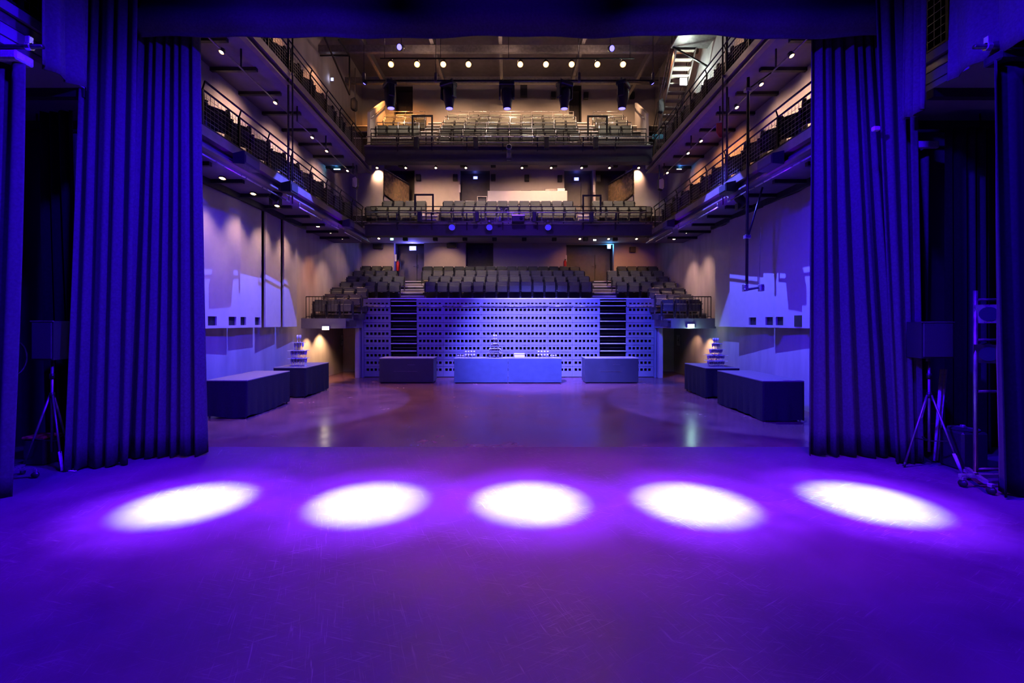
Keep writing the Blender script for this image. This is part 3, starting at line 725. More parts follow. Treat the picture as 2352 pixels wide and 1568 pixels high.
bc1 = bar_counter('bar_counter', 'blue-lit bar counter with the glass tower, before the perforated seating front', X(1043, BD), X(1166.6, BD), BD, BD + .55, bh, True)
bc2 = bar_counter('bar_counter', 'blue-lit bar counter with the white box, before the perforated seating front', X(1167.4, BD), X(1290, BD), BD, BD + .55, bh, True)
bar_counter('bar_counter', 'dark bar counter standing alone before the left unlit seating steps', X(871, 17.2), X(995.5, 17.2), 17.2, 18.0, .95, False)
bar_counter('bar_counter', 'dark bar counter standing alone before the seating steps on the right', X(1344, 17.2), X(1466.6, 17.2), 17.2, 18.0, .95, False)
# glasses
def glass_mesh(h, r, coupe):
    m = MB()
    if coupe: prof = [(r * .75, 0), (r * .75, .004), (.006, .012), (.005, h * .36), (.012, h * .40), (r, h * .62), (r, h), (r - .003, h), (r - .004, h * .64), (.004, h * .42)]
    else: prof = [(r * .9, 0), (r * .9, .004), (.006, .014), (.005, h * .42), (.016, h * .47), (r * .95, h * .66), (r * .85, h), (r * .85 - .003, h), (r * .9 - .003, h * .66), (.004, h * .49)]
    m.lathe(prof, (0, 0, 0), (0, 0, 1), 8)
    return m
gcache = {}
def place_glass(x, y, z, h, r, coupe, label, group):
    key = (round(h, 3), round(r, 3), coupe)
    if key not in gcache:
        o = glass_mesh(h, r, coupe).build('champagne_glass', 'clear_glass', None, True); tag(o, label, 'glass', group); gcache[key] = o; o.location = (x, y, z)
    else:
        o = gcache[key].copy(); COL.objects.link(o); o.location = (x, y, z); tag(o, label, 'glass', group)
    return o
def tower(cx, cy, z0, tiers, h, r, coupe, where, group, trays, pitch=None):
    """tiers: list of (columns, rows); a clear tray lies on each tier but the top one"""
    p = pitch or r * 2.25; z = z0
    for k, (nx_, ny_) in enumerate(tiers):
        for i in range(nx_):
            for j in range(ny_):
                place_glass(cx + (i - (nx_ - 1) / 2) * p, cy + (j - (ny_ - 1) / 2) * p, z, h, r, coupe, 'stemmed glass, %s from the left%s, %s level, tower on %s' % (ORD[i], ('' if ny_ == 1 else ', %s row' % ('front', 'second', 'rear')[j]), ORD[k], where), group)
        z += h
        if k < len(tiers) - 1:
            tw = trays[k] / 2
            single(MB().cbox(cx - tw, cx + tw, cy - min(tw, .2), cy + min(tw, .2), z, z + .012, .003), 'clear_tray', 'clear_glass', 'clear tray on the %s level of the glass tower on %s' % (ORD[k], where), 'tray')
            z += .012
    return z
tower(X(686.5, 14.4), 14.4, .92, [(6, 2), (6, 2), (4, 1), (2, 1)], .236, .034, False, 'the left draped table', 'glasses of the left tower', [.53, .54, .30], .085)
tower(X(1644, 14.3), 14.3, .92, [(8, 2), (8, 2), (6, 2), (4, 1), (3, 1)], .168, .031, True, 'the right draped table', 'glasses of the right tower', [.58, .60, .42, .30], .066)
tower(X(1137, 17.42), 17.42, bh, [(7, 3), (6, 2), (4, 1), (2, 1), (2, 1)], .166, .034, False, 'the blue-lit bar counter', 'glasses of the bar tower', [.56, .40, .27, .2], .078)
for px0, px1, where, side in ((1070, 1089, 'the bar tower', 'left'), (1237, 1258, 'the white box', 'right')):
    xa, xe = X(px0, 17.4), X(px1, 17.4)
    for k in range(2):
        for i in range(4):
            for j in range(2):
                place_glass(xa + (xe - xa) * i / 3, 17.36 + j * .09, bh + k * .128, .127, .036, True, '%s %s glass from the left, %s level, cluster beside %s' % (('front', 'rear')[j], ORD[i], ('lower', 'upper')[k], where), 'glass cluster %s' % side)
    for i in range(3):
        q = xa - .10 - i * .09 if side == 'left' else xe + .12 + i * .09
        place_glass(q, 17.30, bh, .11, .034, True, '%s low loose glass beside the cluster next to %s' % (ORD[i], where), 'loose glasses %s' % side)
t = thing('white_box', 'white lidded box on the blue-lit bar counter', 'box', (X(1193, 17.4), 17.4, bh))
c = Vector(t.location)
MB().cbox(c.x - .20, c.x + .20, c.y - .14, c.y + .14, c.z, c.z + .13, .01).build('body', 'white_plastic', t)
MB().cbox(c.x - .21, c.x + .21, c.y - .15, c.y + .15, c.z + .13, c.z + .16, .01).build('lid', 'white_plastic', t)
# ================================================================== CURTAINS
def lerp_path(path, f):
    L = [0]
    for a, b in zip(path, path[1:]): L.append(L[-1] + math.hypot(b[0] - a[0], b[1] - a[1]))
    t = f * L[-1]
    for i in range(len(path) - 1):
        if t <= L[i + 1] + 1e-9:
            k = (t - L[i]) / max(1e-9, L[i + 1] - L[i]); return (path[i][0] + (path[i + 1][0] - path[i][0]) * k, path[i][1] + (path[i + 1][1] - path[i][1]) * k)
    return path[-1]
def curtain(name, label, top, bot, z0, z1, folds, amp, m='velour', seed=1, cat='curtain', parent=None, flare=1.25, tail=0.0, wander=.35, hem=None):
    rnd = random.Random(seed); nu = max(40, int(folds * 18)); nv = 22
    ph = [rnd.random() * 6.28 for _ in range(6)]
    wts = [1.0, .45 * rnd.random() + .3, .3]
    warp = [rnd.uniform(-wander, wander) for _ in range(4)]
    vs, fs = [], []
    Ltot = sum(math.hypot(b[0] - a[0], b[1] - a[1]) for a, b in zip(bot, bot[1:]))
    for j in range(nv + 1):
        g = j / nv; z = z1 + (z0 - z1) * g
        for i in range(nu + 1):
            f = i / nu
            fx = f
            tx, ty = lerp_path(top, fx); bx_, by_ = lerp_path(bot, fx)
            gg = g ** 1.3
            x, y = tx + (bx_ - tx) * gg, ty + (by_ - ty) * gg
            e = 1e-3; ax, ay = lerp_path(bot, max(0, f - .02)); cx_, cy_ = lerp_path(bot, min(1, f + .02))
            dx, dy = cx_ - ax, cy_ - ay; l = math.hypot(dx, dy) or 1; nx_, ny_ = dy / l, -dx / l
            u = f + warp[0] * .06 * math.sin(f * 5 + ph[3]) + warp[1] * .05 * math.sin(f * 11 + ph[4])
            w_ = 2 * math.pi * folds * u
            a = 2.1 * abs(math.cos(w_ / 2 + ph[0] + .3 * math.sin(g * 2 + ph[5]))) ** .7 - 1.1 + wts[1] * .6 * math.sin(w_ * .37 + ph[1] + g) + .18 * math.sin(w_ * 1.7 + ph[2] - .6 * g)
            if nx_ * -x + ny_ * (4 - y) < 0: a = -a
            k = amp * (.75 + (flare - .75) * g)
            x += nx_ * a * k; y += ny_ * a * k
            zz = z
            if j == nv: zz += .02 * math.sin(w_ * .5 + ph[2])
            vs.append((x, y, zz))
    for j in range(nv):
        for i in range(nu):
            q = j * (nu + 1) + i; fs.append((q, q + 1, q + nu + 2, q + nu + 1))
    mb = MB().add(vs, fs)
    o = single(mb, name, m, label, cat, smooth=True) if parent is None else mb.build(name, m, parent, True)
    md = o.modifiers.new('thickness', 'SOLIDIFY'); md.thickness = .012; md.offset = 0
    return o
# main legs at the stage opening
curtain('stage_curtain', 'deep blue-lit pleated main curtain, left of the stage opening', [(-5.36, 7.86), (-6.25, 7.80)], [(-5.24, 7.88), (-6.50, 7.66)], .02, 9.2, 6.5, .085, seed=3)
curtain('stage_curtain', 'deep blue-lit pleated main curtain, right of the stage opening', [(5.22, 7.86), (6.20, 7.80)], [(5.20, 7.88), (6.85, 7.72)], .02, 9.2, 6.5, .085, seed=5)
# wide soft drapes beside the legs
curtain('masking_drape', 'broad soft drape between the left main curtain and the loudspeaker stand', [(-6.02, 7.42), (-6.92, 7.42)], [(-6.15, 7.36), (-6.85, 7.04)], .02, 9.2, 4.0, .06, seed=11, wander=.8)
curtain('masking_drape', 'drape falling beside the right main curtain up to the loudspeaker', [(5.92, 7.40), (6.62, 7.42)], [(6.30, 7.42), (6.72, 7.42)], .02, 9.2, 3.4, .045, seed=12, wander=.8)
curtain('masking_drape', 'low hung drape behind the left loudspeaker, under the stage gallery', [(-7.02, 8.2), (-7.85, 8.2)], [(-6.95, 8.2), (-7.7, 8.2)], .02, 5.68, 2.5, .08, seed=13)
curtain('masking_drape', 'low hung drape behind the right loudspeaker, topped by silver tape', [(6.80, 8.22), (7.62, 8.22)], [(7.0, 8.22), (7.45, 8.2)], .02, 5.48, 3, .08, seed=14)
curtain('masking_drape', 'black inner leg in the gap left of the stage', [(-7.38, 7.74), (-7.95, 7.76)], [(-7.12, 7.76), (-7.8, 7.78)], .02, 5.88, 3, .06, 'velour_dark', seed=15)
curtain('masking_drape', 'black inner leg in the gap right of the stage', [(7.62, 7.95), (8.4, 7.95)], [(7.62, 7.95), (8.4, 7.95)], .02, 5.7, 4, .06, 'velour_dark', seed=16)
for s, lab in ((-1, 'left'), (1, 'right')):
    x = lambda v: s * v
    d = 6.0
    t = curtain('wing_curtain', 'near wing curtain at the %s edge of the stage' % lab, [(x(6.36 if s < 0 else 6.31), 5.98), (x(7.7), 5.98)], [(x(6.56 if s < 0 else 6.44), 6.02), (x(7.8), 6.0)], .02, 5.70, 4.5, .07, 'velour' if s < 0 else 'velour_dark', seed=21 + s, wander=.6)
    a, b = sorted((x(6.35), x(7.72)))
    off = wloc(t)
    MB().cbox(a, b, 5.86, 6.10, 5.70, 5.82, .02).build('heading_band', 'webbing' if s < 0 else 'velour_dark', t)
    p = thing('curtain_pipe', 'dark hanging pipe over the %s wing curtain' % lab, 'pipe', (x(6.2), 5.98, 5.92))
    MB().tube((x(6.12), 5.98, 5.92), (x(9.05), 5.98, 5.92), .03, 8).build('pipe', 'steel_dark', p, True)
    MB().lathe([(.05, -.03), (.05, .03)], (x(6.30), 5.98, 5.92), (1, 0, 0), 8).build('clamp', 'steel_light', p)
    MB().cbox(x(6.30) - .03, x(6.30) + .03, 5.95, 6.01, 5.93, 6.05, .005).build('hook', 'steel_light', p)
    # drapes hung along the stage gallery
    curtain('gallery_drape', 'short drape hanging over the %s stage gallery rail' % lab, [(x(6.42), 6.22 if s < 0 else 5.3), (x(6.42), 6.92 if s < 0 else 6.58)], [(x(6.40), 6.18 if s < 0 else 5.3), (x(6.40), 6.92 if s < 0 else 6.60)], 5.80, 9.2, 2.5, .05, seed=31 + s)
    if s > 0: curtain('gallery_drape', 'short drape between the right main curtain and the gallery mesh', [(6.34, 6.86), (6.34, 7.26)], [(6.32, 6.86), (6.32, 7.26)], 5.52, 9.2, 3, .05, seed=36)
# silver taped head of the low right drape
single(MB().cbox(6.84, 7.60, 8.02, 8.09, 5.38, 5.50, .01), 'taped_band', 'webbing', 'crumpled silver tape band along the low drape by the right loudspeaker', 'tape')
single(MB().cbox(X(2000, 7.33), X(2015, 7.33), 7.26, 7.33, Z(303, 7.33), Z(293, 7.33), .012), 'cable_tag', 'tape_white', 'small pale tag hanging beside the right main curtain', 'tag')
# border across the top, with its weighted hem pocket
def border():
    nu, vs, fs = 160, [], []
    prof = [(9.4, 0.0), (8.6, 0.0), (8.0, .0), (7.62, .01), (7.53, .04), (7.47, .10), (7.36, .135), (7.24, .13), (7.17, .09), (7.13, .03), (7.10, .005), (7.06, .0)]
    for z, fwd in prof:
        for i in range(nu + 1):
            f = i / nu; x = -6.22 + 12.5 * f
            wv = .03 * math.sin(f * 23 + 1) + .02 * math.sin(f * 61 + 2)
            sag = .018 * math.sin(f * 26 + .6) + .012 * math.sin(f * 9 + 2)
            vs.append((x, 7.60 - fwd + wv, z + (sag if z < 8 else 0)))
    n = nu + 1
    for j in range(len(prof) - 1):
        for i in range(nu): q = j * n + i; fs.append((q, q + n, q + n + 1, q + 1))
    o = single(MB().add(vs, fs), 'stage_border', 'velour', 'dark horizontal border drape across the top of the stage opening', 'curtain', smooth=True)
    md = o.modifiers.new('thickness', 'SOLIDIFY'); md.thickness = .012; md.offset = 0
border()
# ---- stage galleries high in the wings
for s in (-1, 1):
    g = lambda a, b: tuple(sorted((s * a, s * b)))
    x0, x1 = g(6.82, 9.1)
    o = struct(MB().box(x0, x1, 3.5, 8.48, 6.06, 6.16), 'gallery_slab', 'unit_paint', 'stage gallery slab above the %s wing' % SIDE[s])
    for z0, z1, dx in ((6.18, 6.34, .02), (6.37, 6.50, .05), (6.52, 6.66, 0)):
        a, b = g(6.80 + dx, 6.95 + dx); MB().box(a, b, 3.5, 8.48, z0, z1).build('edge_beam', 'unit_paint' if dx != .05 else 'steel_mid', o)
    for y in (4.6, 6.05, 7.3):
        a, b = g(6.82, 9.1); MB().box(a, b, y, y + .12, 5.92, 6.06).build('cross_beam', 'black_paint', o)
    a, b = g(6.6, 9.1)
    mp_ = thing('masking_pipe', 'dark pipe under the %s stage gallery' % SIDE[s], 'pipe', (s * 6.6, 8.2, 5.72))
    MB().tube((s * 6.6, 8.2, 5.74), (s * 9.05, 8.2, 5.74), .035, 8).build('pipe', 'steel_dark', mp_, True)
    for xq in (6.95, 8.5): MB().tube((s * xq, 8.2, 5.74), (s * xq, 8.2, 6.06), .015, 6).build('hanger', 'steel_dark', mp_, True)
    railing('gallery_railing', 'mesh railing on the %s stage gallery above the wing' % SIDE[s], [(s * 6.86, 3.6 + .7 * k) for k in range(7)], 6.66, 7.7, 7.8)
# ================================================================== LAMPS
def lamp(name, label, loc, aim, m, r=.09, L=.22, cat='spotlight', group=None, lens_r=None, arm=None):
    """a can with its lens turned to the direction aim"""
    loc = Vector(loc); d = Vector(aim).normalized(); t = thing(name, label, cat, loc, 0, group)
    MB().lathe([(r * .55, -L), (r * .9, -L * .85), (r, -L * .5), (r, 0), (r * .9, .0), (r * .9, -.02)], loc, d, 12).build('housing', 'speaker_black', t, True)
    MB().lathe([((lens_r or r * .62), -.014), ((lens_r or r * .62), -.004)], loc, d, 12).build('lens', m, t)
    MB().lathe([(r * .9, -.018), (r * .9, -.014)], loc, d, 12).build('reflector', 'ring_warm' if m != 'lens_blue' else m, t)
    if arm is not None:
        MB().bar(loc - d * L * .6, Vector(arm), .02, .03).build('bracket', 'steel_dark', t)
    return t
# warm lamps over the hall, facing the stage
WL = [898, 958, 1018, 1076, 1195, 1254, 1313, 1372, 1431]
WD, WZ = 17.0, Z(148, 17.0)
t = thing('lighting_bar', 'long dark bar carrying the row of nine warm lamps', 'lighting bar', (0, WD, WZ))
MB().tube((X(870, WD), WD + .2, WZ + .34), (X(1460, WD), WD + .2, WZ + .34), .028, 8).build('pipe', 'steel_dark', t, True)
for px in (880, 1010, 1168, 1330, 1450):
    MB().tube((X(px, WD), WD + .2, WZ + .34), (X(px, WD), WD + .2, 15.3), .012, 6).build('hanger', 'steel_dark', t, True)
for k, px in enumerate(WL):
    l = Vector((X(px, WD), WD, WZ)); aim = Vector((l.x * .35, 4.2, 0)) - l
    lamp('stage_lamp', '%s warm lamp from the left in the row of nine over the hall' % ORD[k], l, aim, 'lens_amber' if k < 2 else 'lens_hot', .12, .3, group='warm lamps over the hall', arm=l + Vector((0, .2, .31)))
    spot(l + aim.normalized() * .05, l + aim, (420, 300)[k] if k < 2 else 620, AMBER if k < 2 else (1.0, .25, .12), 30, 1.0, .10)
for x in (-3.6, -1.2, 1.2, 3.6):
    spot((x, WD - .1, WZ), (x * .7, 12.6, 0), 1000, (1.0, .42, .30), 46, 1.0, .1)  # added spill on the hall floor, besides the nine beams
for x in (-3.4, 0, 3.4): point((x, WD + .9, WZ + .9), 70, (1.0, .62, .45), .1)  # added points without fixtures, brightening the ceiling above the lamps
for px, py in ((917, 108), (1406, 111)):
    l = P(px, py, 16.0); lamp('stage_lamp', 'small blue-lit lamp under the roof, %s of the warm row' % ('left' if px < 1168 else 'right'), l, (-.3 if px < 1168 else .3, -1, -.5), 'lens_blue', .11, .25, arm=(l.x, 16.3, 13.1))
# five moving heads on the front bar
for s_, px in ((-1, 838), (1, 1498)):
    l = Vector((X(px, HD), HD - .05, 9.08))
    lamp('bar_end_lamp', 'small violet lamp at the %s end of the moving head bar' % SIDE[s_], l, (s_ * 1, 0, -1.7), 'lens_blue', .06, .12)
t = thing('lighting_bar', 'dark bar carrying five hanging moving head lights', 'lighting bar', (0, HD, 9.2))
MB().tube((X(832, HD), HD, 9.2), (X(1512, HD), HD, 9.2), .03, 8).build('pipe', 'steel_dark', t, True)
for px in (836, 1001, 1330, 1500):
    MB().tube((X(px, HD), HD, 9.2), (X(px, HD), HD, 13.2), .008, 6).build('hanger', 'steel_dark', t, True)
    MB().cbox(X(px, HD) - .04, X(px, HD) + .04, HD - .04, HD + .04, 9.15, 9.42, .01).build('clamp', 'steel_mid', t)
def make_head():
    t = thing('moving_head', 'x', 'moving light')
    MB().cbox(-.19, .19, -.13, .13, -.16, -.05, .02).build('base', 'speaker_black', t)
    for s in (-1, 1):
        MB().cbox(s * .17 - .025, s * .17 + .025, -.08, .08, -.46, -.14, .015).build('yoke_arm', 'speaker_black', t)
        MB().cbox(s * .10 - .02, s * .10 + .02, -.03, .03, -.05, .035, .006).build('hook_clamp', 'steel_mid', t)
    h = MB().lathe([(.09, 0), (.135, .03), (.145, .12), (.14, .28), (.115, .36), (.10, .47), (.095, .50), (.08, .50)], (0, 0, -.20), (.02, .06, -1), 16).build('head', 'speaker_black', t, True)
    MB().lathe([(.082, .495), (.082, .503)], (0, 0, -.20), (.02, .06, -1), 16).build('lens', 'lens_blue', h)
    return t
h0 = make_head()
for k, px in enumerate(HEADS):
    lab = '%s moving head light from the left on the hanging bar' % ORD[k]
    o = h0 if k == 0 else copy_tree(h0)
    o.location = (X(px, HD), HD, 9.2); o.rotation_euler = (0, 0, (k - 2) * .5); o.scale = (1.15, 1.15, 1.12)
    tag(o, lab, 'moving light', 'moving heads on the front bar')
hx = [X(px, HD) for px in HEADS]
spot((X(838, HD), HD - .05, 9.02), (-7.6, 13.0, -2.5), 7600, VIOLET, 50, .10, .015)
spot((X(1498, HD), HD - .05, 9.02), (7.6, 13.0, -2.5), 8600, VIOLET, 50, .10, .015)
spot((hx[2], HD - .1, 8.34), (1.2, 18.4, 0.2), 46000, (.13, .12, 1.0), 52, 1.0, .03)
spot((hx[3], HD - .1, 8.34), (4.6, 18.8, 0.8), 9000, (.03, .05, 1.0), 40, .8, .03)
spot((hx[1], HD - .1, 8.34), (-3.6, 18.8, .6), 3600, (.04, .02, 1.0), 44, 1.0, .03)
spot((hx[2], HD - .1, 8.34), (0, 19.0, 3.2), 900, (.14, .03, 1.0), 105, .6, .05)  # added wide violet fill over the back of the hall
for s_ in (-1, 1):     # added blue fill for soffits and balcony fronts, from no fixture
    spot((s_ * 5.95, 11.6, 5.4), (-s_ * 6.9, 13.2, 8.0), 120, (.09, .0, 1.0), 100, 1.0, .1)
    for d_ in (10.4, 13.2, 16.2): spot((s_ * 5.2, d_, 4.5), (s_ * 6.6, d_ + .3, 8.9), 280, (.12, .0, 1.0), 76, 1.0, .1)
    spot((s_ * 5.95, 9.4, 5.4), (-s_ * 2.0, 19.3, 5.6), 900, (.05, .0, 1.0), 50, 1.0, .1)
# pipes with small warm spots under the upper side balconies
LU = {-1: [10.26, 12.63, 15.0, 16.2, 18.3], 1: [10.4, 11.65, 12.9, 15.3, 16.4, 18.55]}
for s in (-1, 1):
    for a, b in ((9.2, 13.45), (13.9, 19.0)):
        t = thing('lamp_pipe', 'thin pipe of warm spots under the upper %s balcony, %s part' % (SIDE[s], 'stage-side' if a < 10 else 'far'), 'pipe', (s * 6.48, a, 8.45))
        MB().tube((s * 6.48, a, 8.45), (s * 6.48, b, 8.45), .018, 8).build('pipe', 'steel_mid', t, True)
        for y in (a + .05, (a + b) / 2 - .3, b - .05): MB().tube((s * 6.48, y, 8.45), (s * 6.48, y, T2S), .022, 8).build('hanger', 'steel_dark', t, True)
    for k, d in enumerate(LU[s]):
        l = Vector((s * 6.48, d, 8.38))
        lamp('wall_spot', '%s small warm spot from the stage under the upper %s balcony' % (ORD[k], SIDE[s]), l, (s * .25, -.45, -1), 'lens_warm', .065, .12, group='small spots under the balconies', arm=(s * 6.48, d, 8.45))
        spot(l + Vector((s * .02, 0, -.06)), (s * WX, d + .1, 7.6), 240 if s < 0 else 210, (1.0, .60, .42) if d < 14 or s < 0 else AMBER, 110, 1.0, .08)
# warm downlights in the soffit of the lower side balconies
LD = {-1: [11.0, 12.33, 13.6, 15.0, 16.5, 17.65, 18.9], 1: [17.65, 19.0]}
for s in (-1, 1):
    for k, d in enumerate(LD[s]):
        l = Vector((s * 6.92, d, T1S - .05))
        lamp('soffit_downlight', '%s warm downlight from the stage in the soffit of the lower %s balcony' % (ORD[k], SIDE[s]), l, (0, -.25, -1), 'lens_warm', .085, .05, group='downlights under the lower balconies')
        spot(l + Vector((-s * .2, 0, -.08)), (s * (WX - .3), d + .1, 3.2), 190 if s < 0 else 270, (1.0, .62, .44) if k != 5 else AMBER, 76, 1.0, .10)
        spot(l + Vector((0, 0, -.08)), (s * 4.6, d - .5, 0), 260, (1.0, .5, .33), 70, 1.0, .05)
# lamps and unlit boxes under the back balconies
for k, px in enumerate((866, 932, 1001, 1070, 1199, 1266, 1336, 1400, 1467)):
    l = P(px, 386, 22.0)
    lamp('soffit_spot', '%s small warm spot from the left under the upper back balcony' % ORD[k], l, (0, -.5, -1), 'lens_warm', .07, .14, group='small spots under the upper back balcony', arm=(l.x, l.y, 10.36))
    spot(l + Vector((0, .0, -.1)), (l.x * .98, DB, 7.9), 2.2 * (60, 50, 60, 25, 45, 60, 45, 60, 60)[k], WARM, 105, .8, .05)
def soffit_box(px, py, d, zs, label, group, w_=.2):
    l = P(px, py, d); t = thing('soffit_box', label, 'fixture', l, 0, group)
    MB().cbox(l.x - w_ / 2, l.x + w_ / 2, d - .1, d + .1, l.z - .13, l.z + .10, .01).build('housing', 'black_paint', t)
    MB().tube((l.x, d, l.z + .1), (l.x, d, zs), .02, 6).build('stem', 'black_paint', t)
for k, px in enumerate((921, 1063, 1133, 1207, 1274, 1344, 1413, 1483)): soffit_box(px, 378, 22.4, 10.36, '%s black box from the left beneath the upper back balcony' % ORD[k], 'black boxes under the upper back balcony', .24)
for k, px in enumerate((931, 1000, 1068, 1136, 1204, 1273, 1345, 1413)): soffit_box(px, 547, 22.6, 6.50, '%s black box from the left beneath the lower back balcony' % ORD[k], 'black boxes under the lower back balcony', .22)
for k, (px, py) in enumerate(((870, 548), (1332, 549), (1398, 549), (1462, 549))):
    l = P(px, py, 22.2)
    lamp('soffit_spot', '%s lit warm spot from the left under the lower back balcony' % ORD[k], l, (0, -.5, -1), 'lens_warm', .075, .08, group='small spots under the lower back balcony', arm=(l.x, l.y, 6.5))
    spot(l + Vector((0, 0, -.1)), (l.x, DB, 4.6), 110 if k == 0 else 60, WARM if k == 0 else AMBER, 95, .8, .05)
spot((X(1020, 22.3), 22.3, 6.4), (X(1020, 24), DB, 4.6), 110, WARM, 90, .8, .05)
spot((X(870, 21.5), 21.6, 6.4), (X(870, 22.0), 20.5, 4.0), 150, WARM, 130, .8, .05)
spot((X(1020, 21.4), 21.4, 6.4), (X(1020, 22), 20.4, 4.0), 220, WARM, 130, .8, .05)
spot((X(1400, 21.4), 21.4, 6.4), (X(1420, 22), 20.4, 4.0), 130, (1, .55, .25), 130, .8, .05)
for x, pw in ((-4.9, 260), (-2.4, 320), (-0.6, 300), (1.4, 90), (3.0, 70), (5.2, 200)):      # added warm fill on the seat fronts; no such lamps on the pipes
    spot((x, 18.95, 5.80), (x, 21.2, 4.2), pw * .6, (1.0, .72, .50), 80, .9, .06)
    spot((x, 18.95, 8.95), (x, 21.8, 7.5), 420, (1.0, .68, .46), 80, .9, .06)
# added unseen spots below the roof, brightening the upper back balcony
for x, pw, c in ((-5.6, 1100, AMBER), (-2.6, 900, WARM), (0.2, 900, WARM), (2.8, 900, WARM), (5.4, 500, WARM)):
    spot((x, 20.6, 13.4), (x, 23.2, 11.6), pw, c, 95, .9, .1)
for x in (-4.5, -1.5, 1.5, 4.5):
    spot((x, 19.6, 13.2), (x, 20.4, 9.9), 420, (1.0, .75, .58), 95, .9, .1)
for s in (-1, 1):     # over the upper side balconies
    for d in (14.5, 18.0):
        spot((s * 6.4, d, 13.0), (s * WX, d + .3, 10.6), 420 if s < 0 else 200, (1.0, .45, .22), 80, .8, .06)
# emergency lights
def glow(name, label, l, m, w_, h_, pw, col, dy=-.06, rad=.05):
    t = thing(name, label, 'emergency light', l); c = Vector(l)
    MB().cbox(c.x - w_ / 2 - .02, c.x + w_ / 2 + .02, c.y, c.y + .06, c.z - h_ / 2 - .02, c.z + h_ / 2 + .02, .01).build('housing', 'white_plastic', t)
    MB().box(c.x - w_ / 2, c.x + w_ / 2, c.y - .008, c.y, c.z - h_ / 2, c.z + h_ / 2).build('panel', m, t)
    if 'back balcony' in label: MB().tube((c.x, c.y + .03, c.z), (c.x, c.y + .03, 6.5), .015, 6).build('stem', 'black_paint', t)
    point((c.x, c.y + dy, c.z), pw, col, rad)
glow('emergency_light', 'bright blue-white light over the left stalls door', P(948, 570, 24.3), 'glow_blue', .34, .2, 60, (.12, .12, 1), -.1)
glow('emergency_light', 'cyan light over the right stalls door', P(1399, 566, 24.3), 'glow_cyan', .16, .2, 12, (.05, .35, 1), -.1)
glow('emergency_light', 'small blue sign above the door left of the mixing counter', P(1092, 408, 24.9), 'glow_blue', .22, .13, 2, (.15, .15, 1))
glow('emergency_light', 'small blue sign above the door right of the mixing counter', P(1324, 411, 24.9), 'glow_blue', .24, .16, 3, (.12, .12, 1))
glow('emergency_light', 'cyan light at the far end of the lower left side balcony', P(774, 384, 19.4), 'glow_cyan', .26, .2, 30, (.08, .5, 1), -.12)
glow('emergency_light', 'cyan light at the far end of the lower right side balcony', P(1560, 385, 19.4), 'glow_exit', .2, .14, 18, (.06, .4, 1), -.12)
glow('emergency_light', 'white light on the upper right wall beside the steel staircase', P(1570, 187, 18.2), 'glow_white', .26, .26, 90, (.80, 1.0, .90), -.2)
glow('emergency_light', 'small white light on the wall above the upper left side balcony', P(763, 182, 19.7), 'glow_blue', .10, .12, 1, (.8, .8, 1))
glow('emergency_light', 'tiny green lamp under the lower back balcony', P(900, 549, 22.3), 'glow_green', .14, .08, 2, (.3, 1, .5))
glow('emergency_light', 'tiny white lamp with red tip under the lower back balcony', P(1366, 551, 22.3), 'glow_white', .12, .05, 1, (1, .8, .7))
# ================================================================== EQUIPMENT ON THE BALCONIES
# lighting pipes in front of the back balconies
for nm, z1, z2 in (('lower', 6.89, 6.52), ('upper', 10.06, 9.84)):
    t = thing('front_pipe', 'pair of long steel pipes along the front of the %s back balcony' % nm, 'pipe', (0, BF - .25, z2))
    for z, yy in ((z1, BF - .28), (z2, BF - .22)):
        MB().tube((X(846, BF), yy, z), (X(1496, BF), yy, z), .026, 8).build('pipe', 'steel_light' if z == z1 else 'steel_mid', t, True)
    for px in (914, 993, 1073, 1155, 1234, 1338, 1412):
        MB().bar((X(px, BF), BF - .25, z1 + .03), (X(px, BF), BF - .02, z2 - .30), .05, .03).build('bracket', 'steel_dark', t)
# column loudspeakers on the front
def column(px0, px1, py0, py1, d, label, group):
    a, b, c, e = X(px0, d), X(px1, d), Z(py1, d), Z(py0, d)
    t = thing('column_speaker', label, 'loudspeaker', ((a + b) / 2, d, c), 0, group)
    MB().cbox(a, b, d, d + .2, c, e, .012).build('cabinet', 'speaker_black', t)
    MB().cbox(a + .02, b - .02, d - .012, d, c + .03, e - .03, .005).build('grille', 'speaker_grille', t)
    MB().cbox((a + b) / 2 - .03, (a + b) / 2 + .03, d + .2, d + .3, (c + e) / 2 - .05, (c + e) / 2 + .05, .005).build('bracket', 'steel_dark', t)
for k, (a, b) in enumerate(((950, 961), (1087, 1098), (1251, 1261), (1364, 1375))): column(a, b, 313, 341, 18.75, '%s black column speaker from the left on the upper back balcony front' % ORD[k], 'column speakers')
for k, (a, b) in enumerate(((958, 968), (1091, 1100), (1223, 1232), (1355, 1364))): column(a, b, 485, 509, 18.75, '%s black column speaker from the left on the lower back balcony front' % ORD[k], 'column speakers')
# gate frames before the aisles
def gate(a, b, y0, y1, d, label):
    t = thing('gate_frame', label, 'frame', (X((a + b) / 2, d), d, Z(y1, d)))
    r = .035
    for px in (a, b): MB().cbox(X(px, d) - r, X(px, d) + r, d - r, d + r, Z(y1, d), Z(y0, d), .008).build('post', 'black_paint', t)
    MB().cbox(X(a, d) - r, X(b, d) + r, d - r, d + r, Z(y0, d), Z(y0, d) + 2 * r, .008).build('lintel', 'black_paint', t)
gate(947.5, 992.5, 268, 322, 19.55, 'black portal frame before the left aisle, upper back balcony')
gate(1350.5, 1394, 269, 323, 19.55, 'black portal frame before the right aisle, upper back balcony')
gate(953.5, 994.5, 449, 493, 19.55, 'black portal frame before the left aisle, lower back balcony')
gate(1339.5, 1379.5, 451, 494, 19.55, 'black portal frame before the right aisle, lower back balcony')
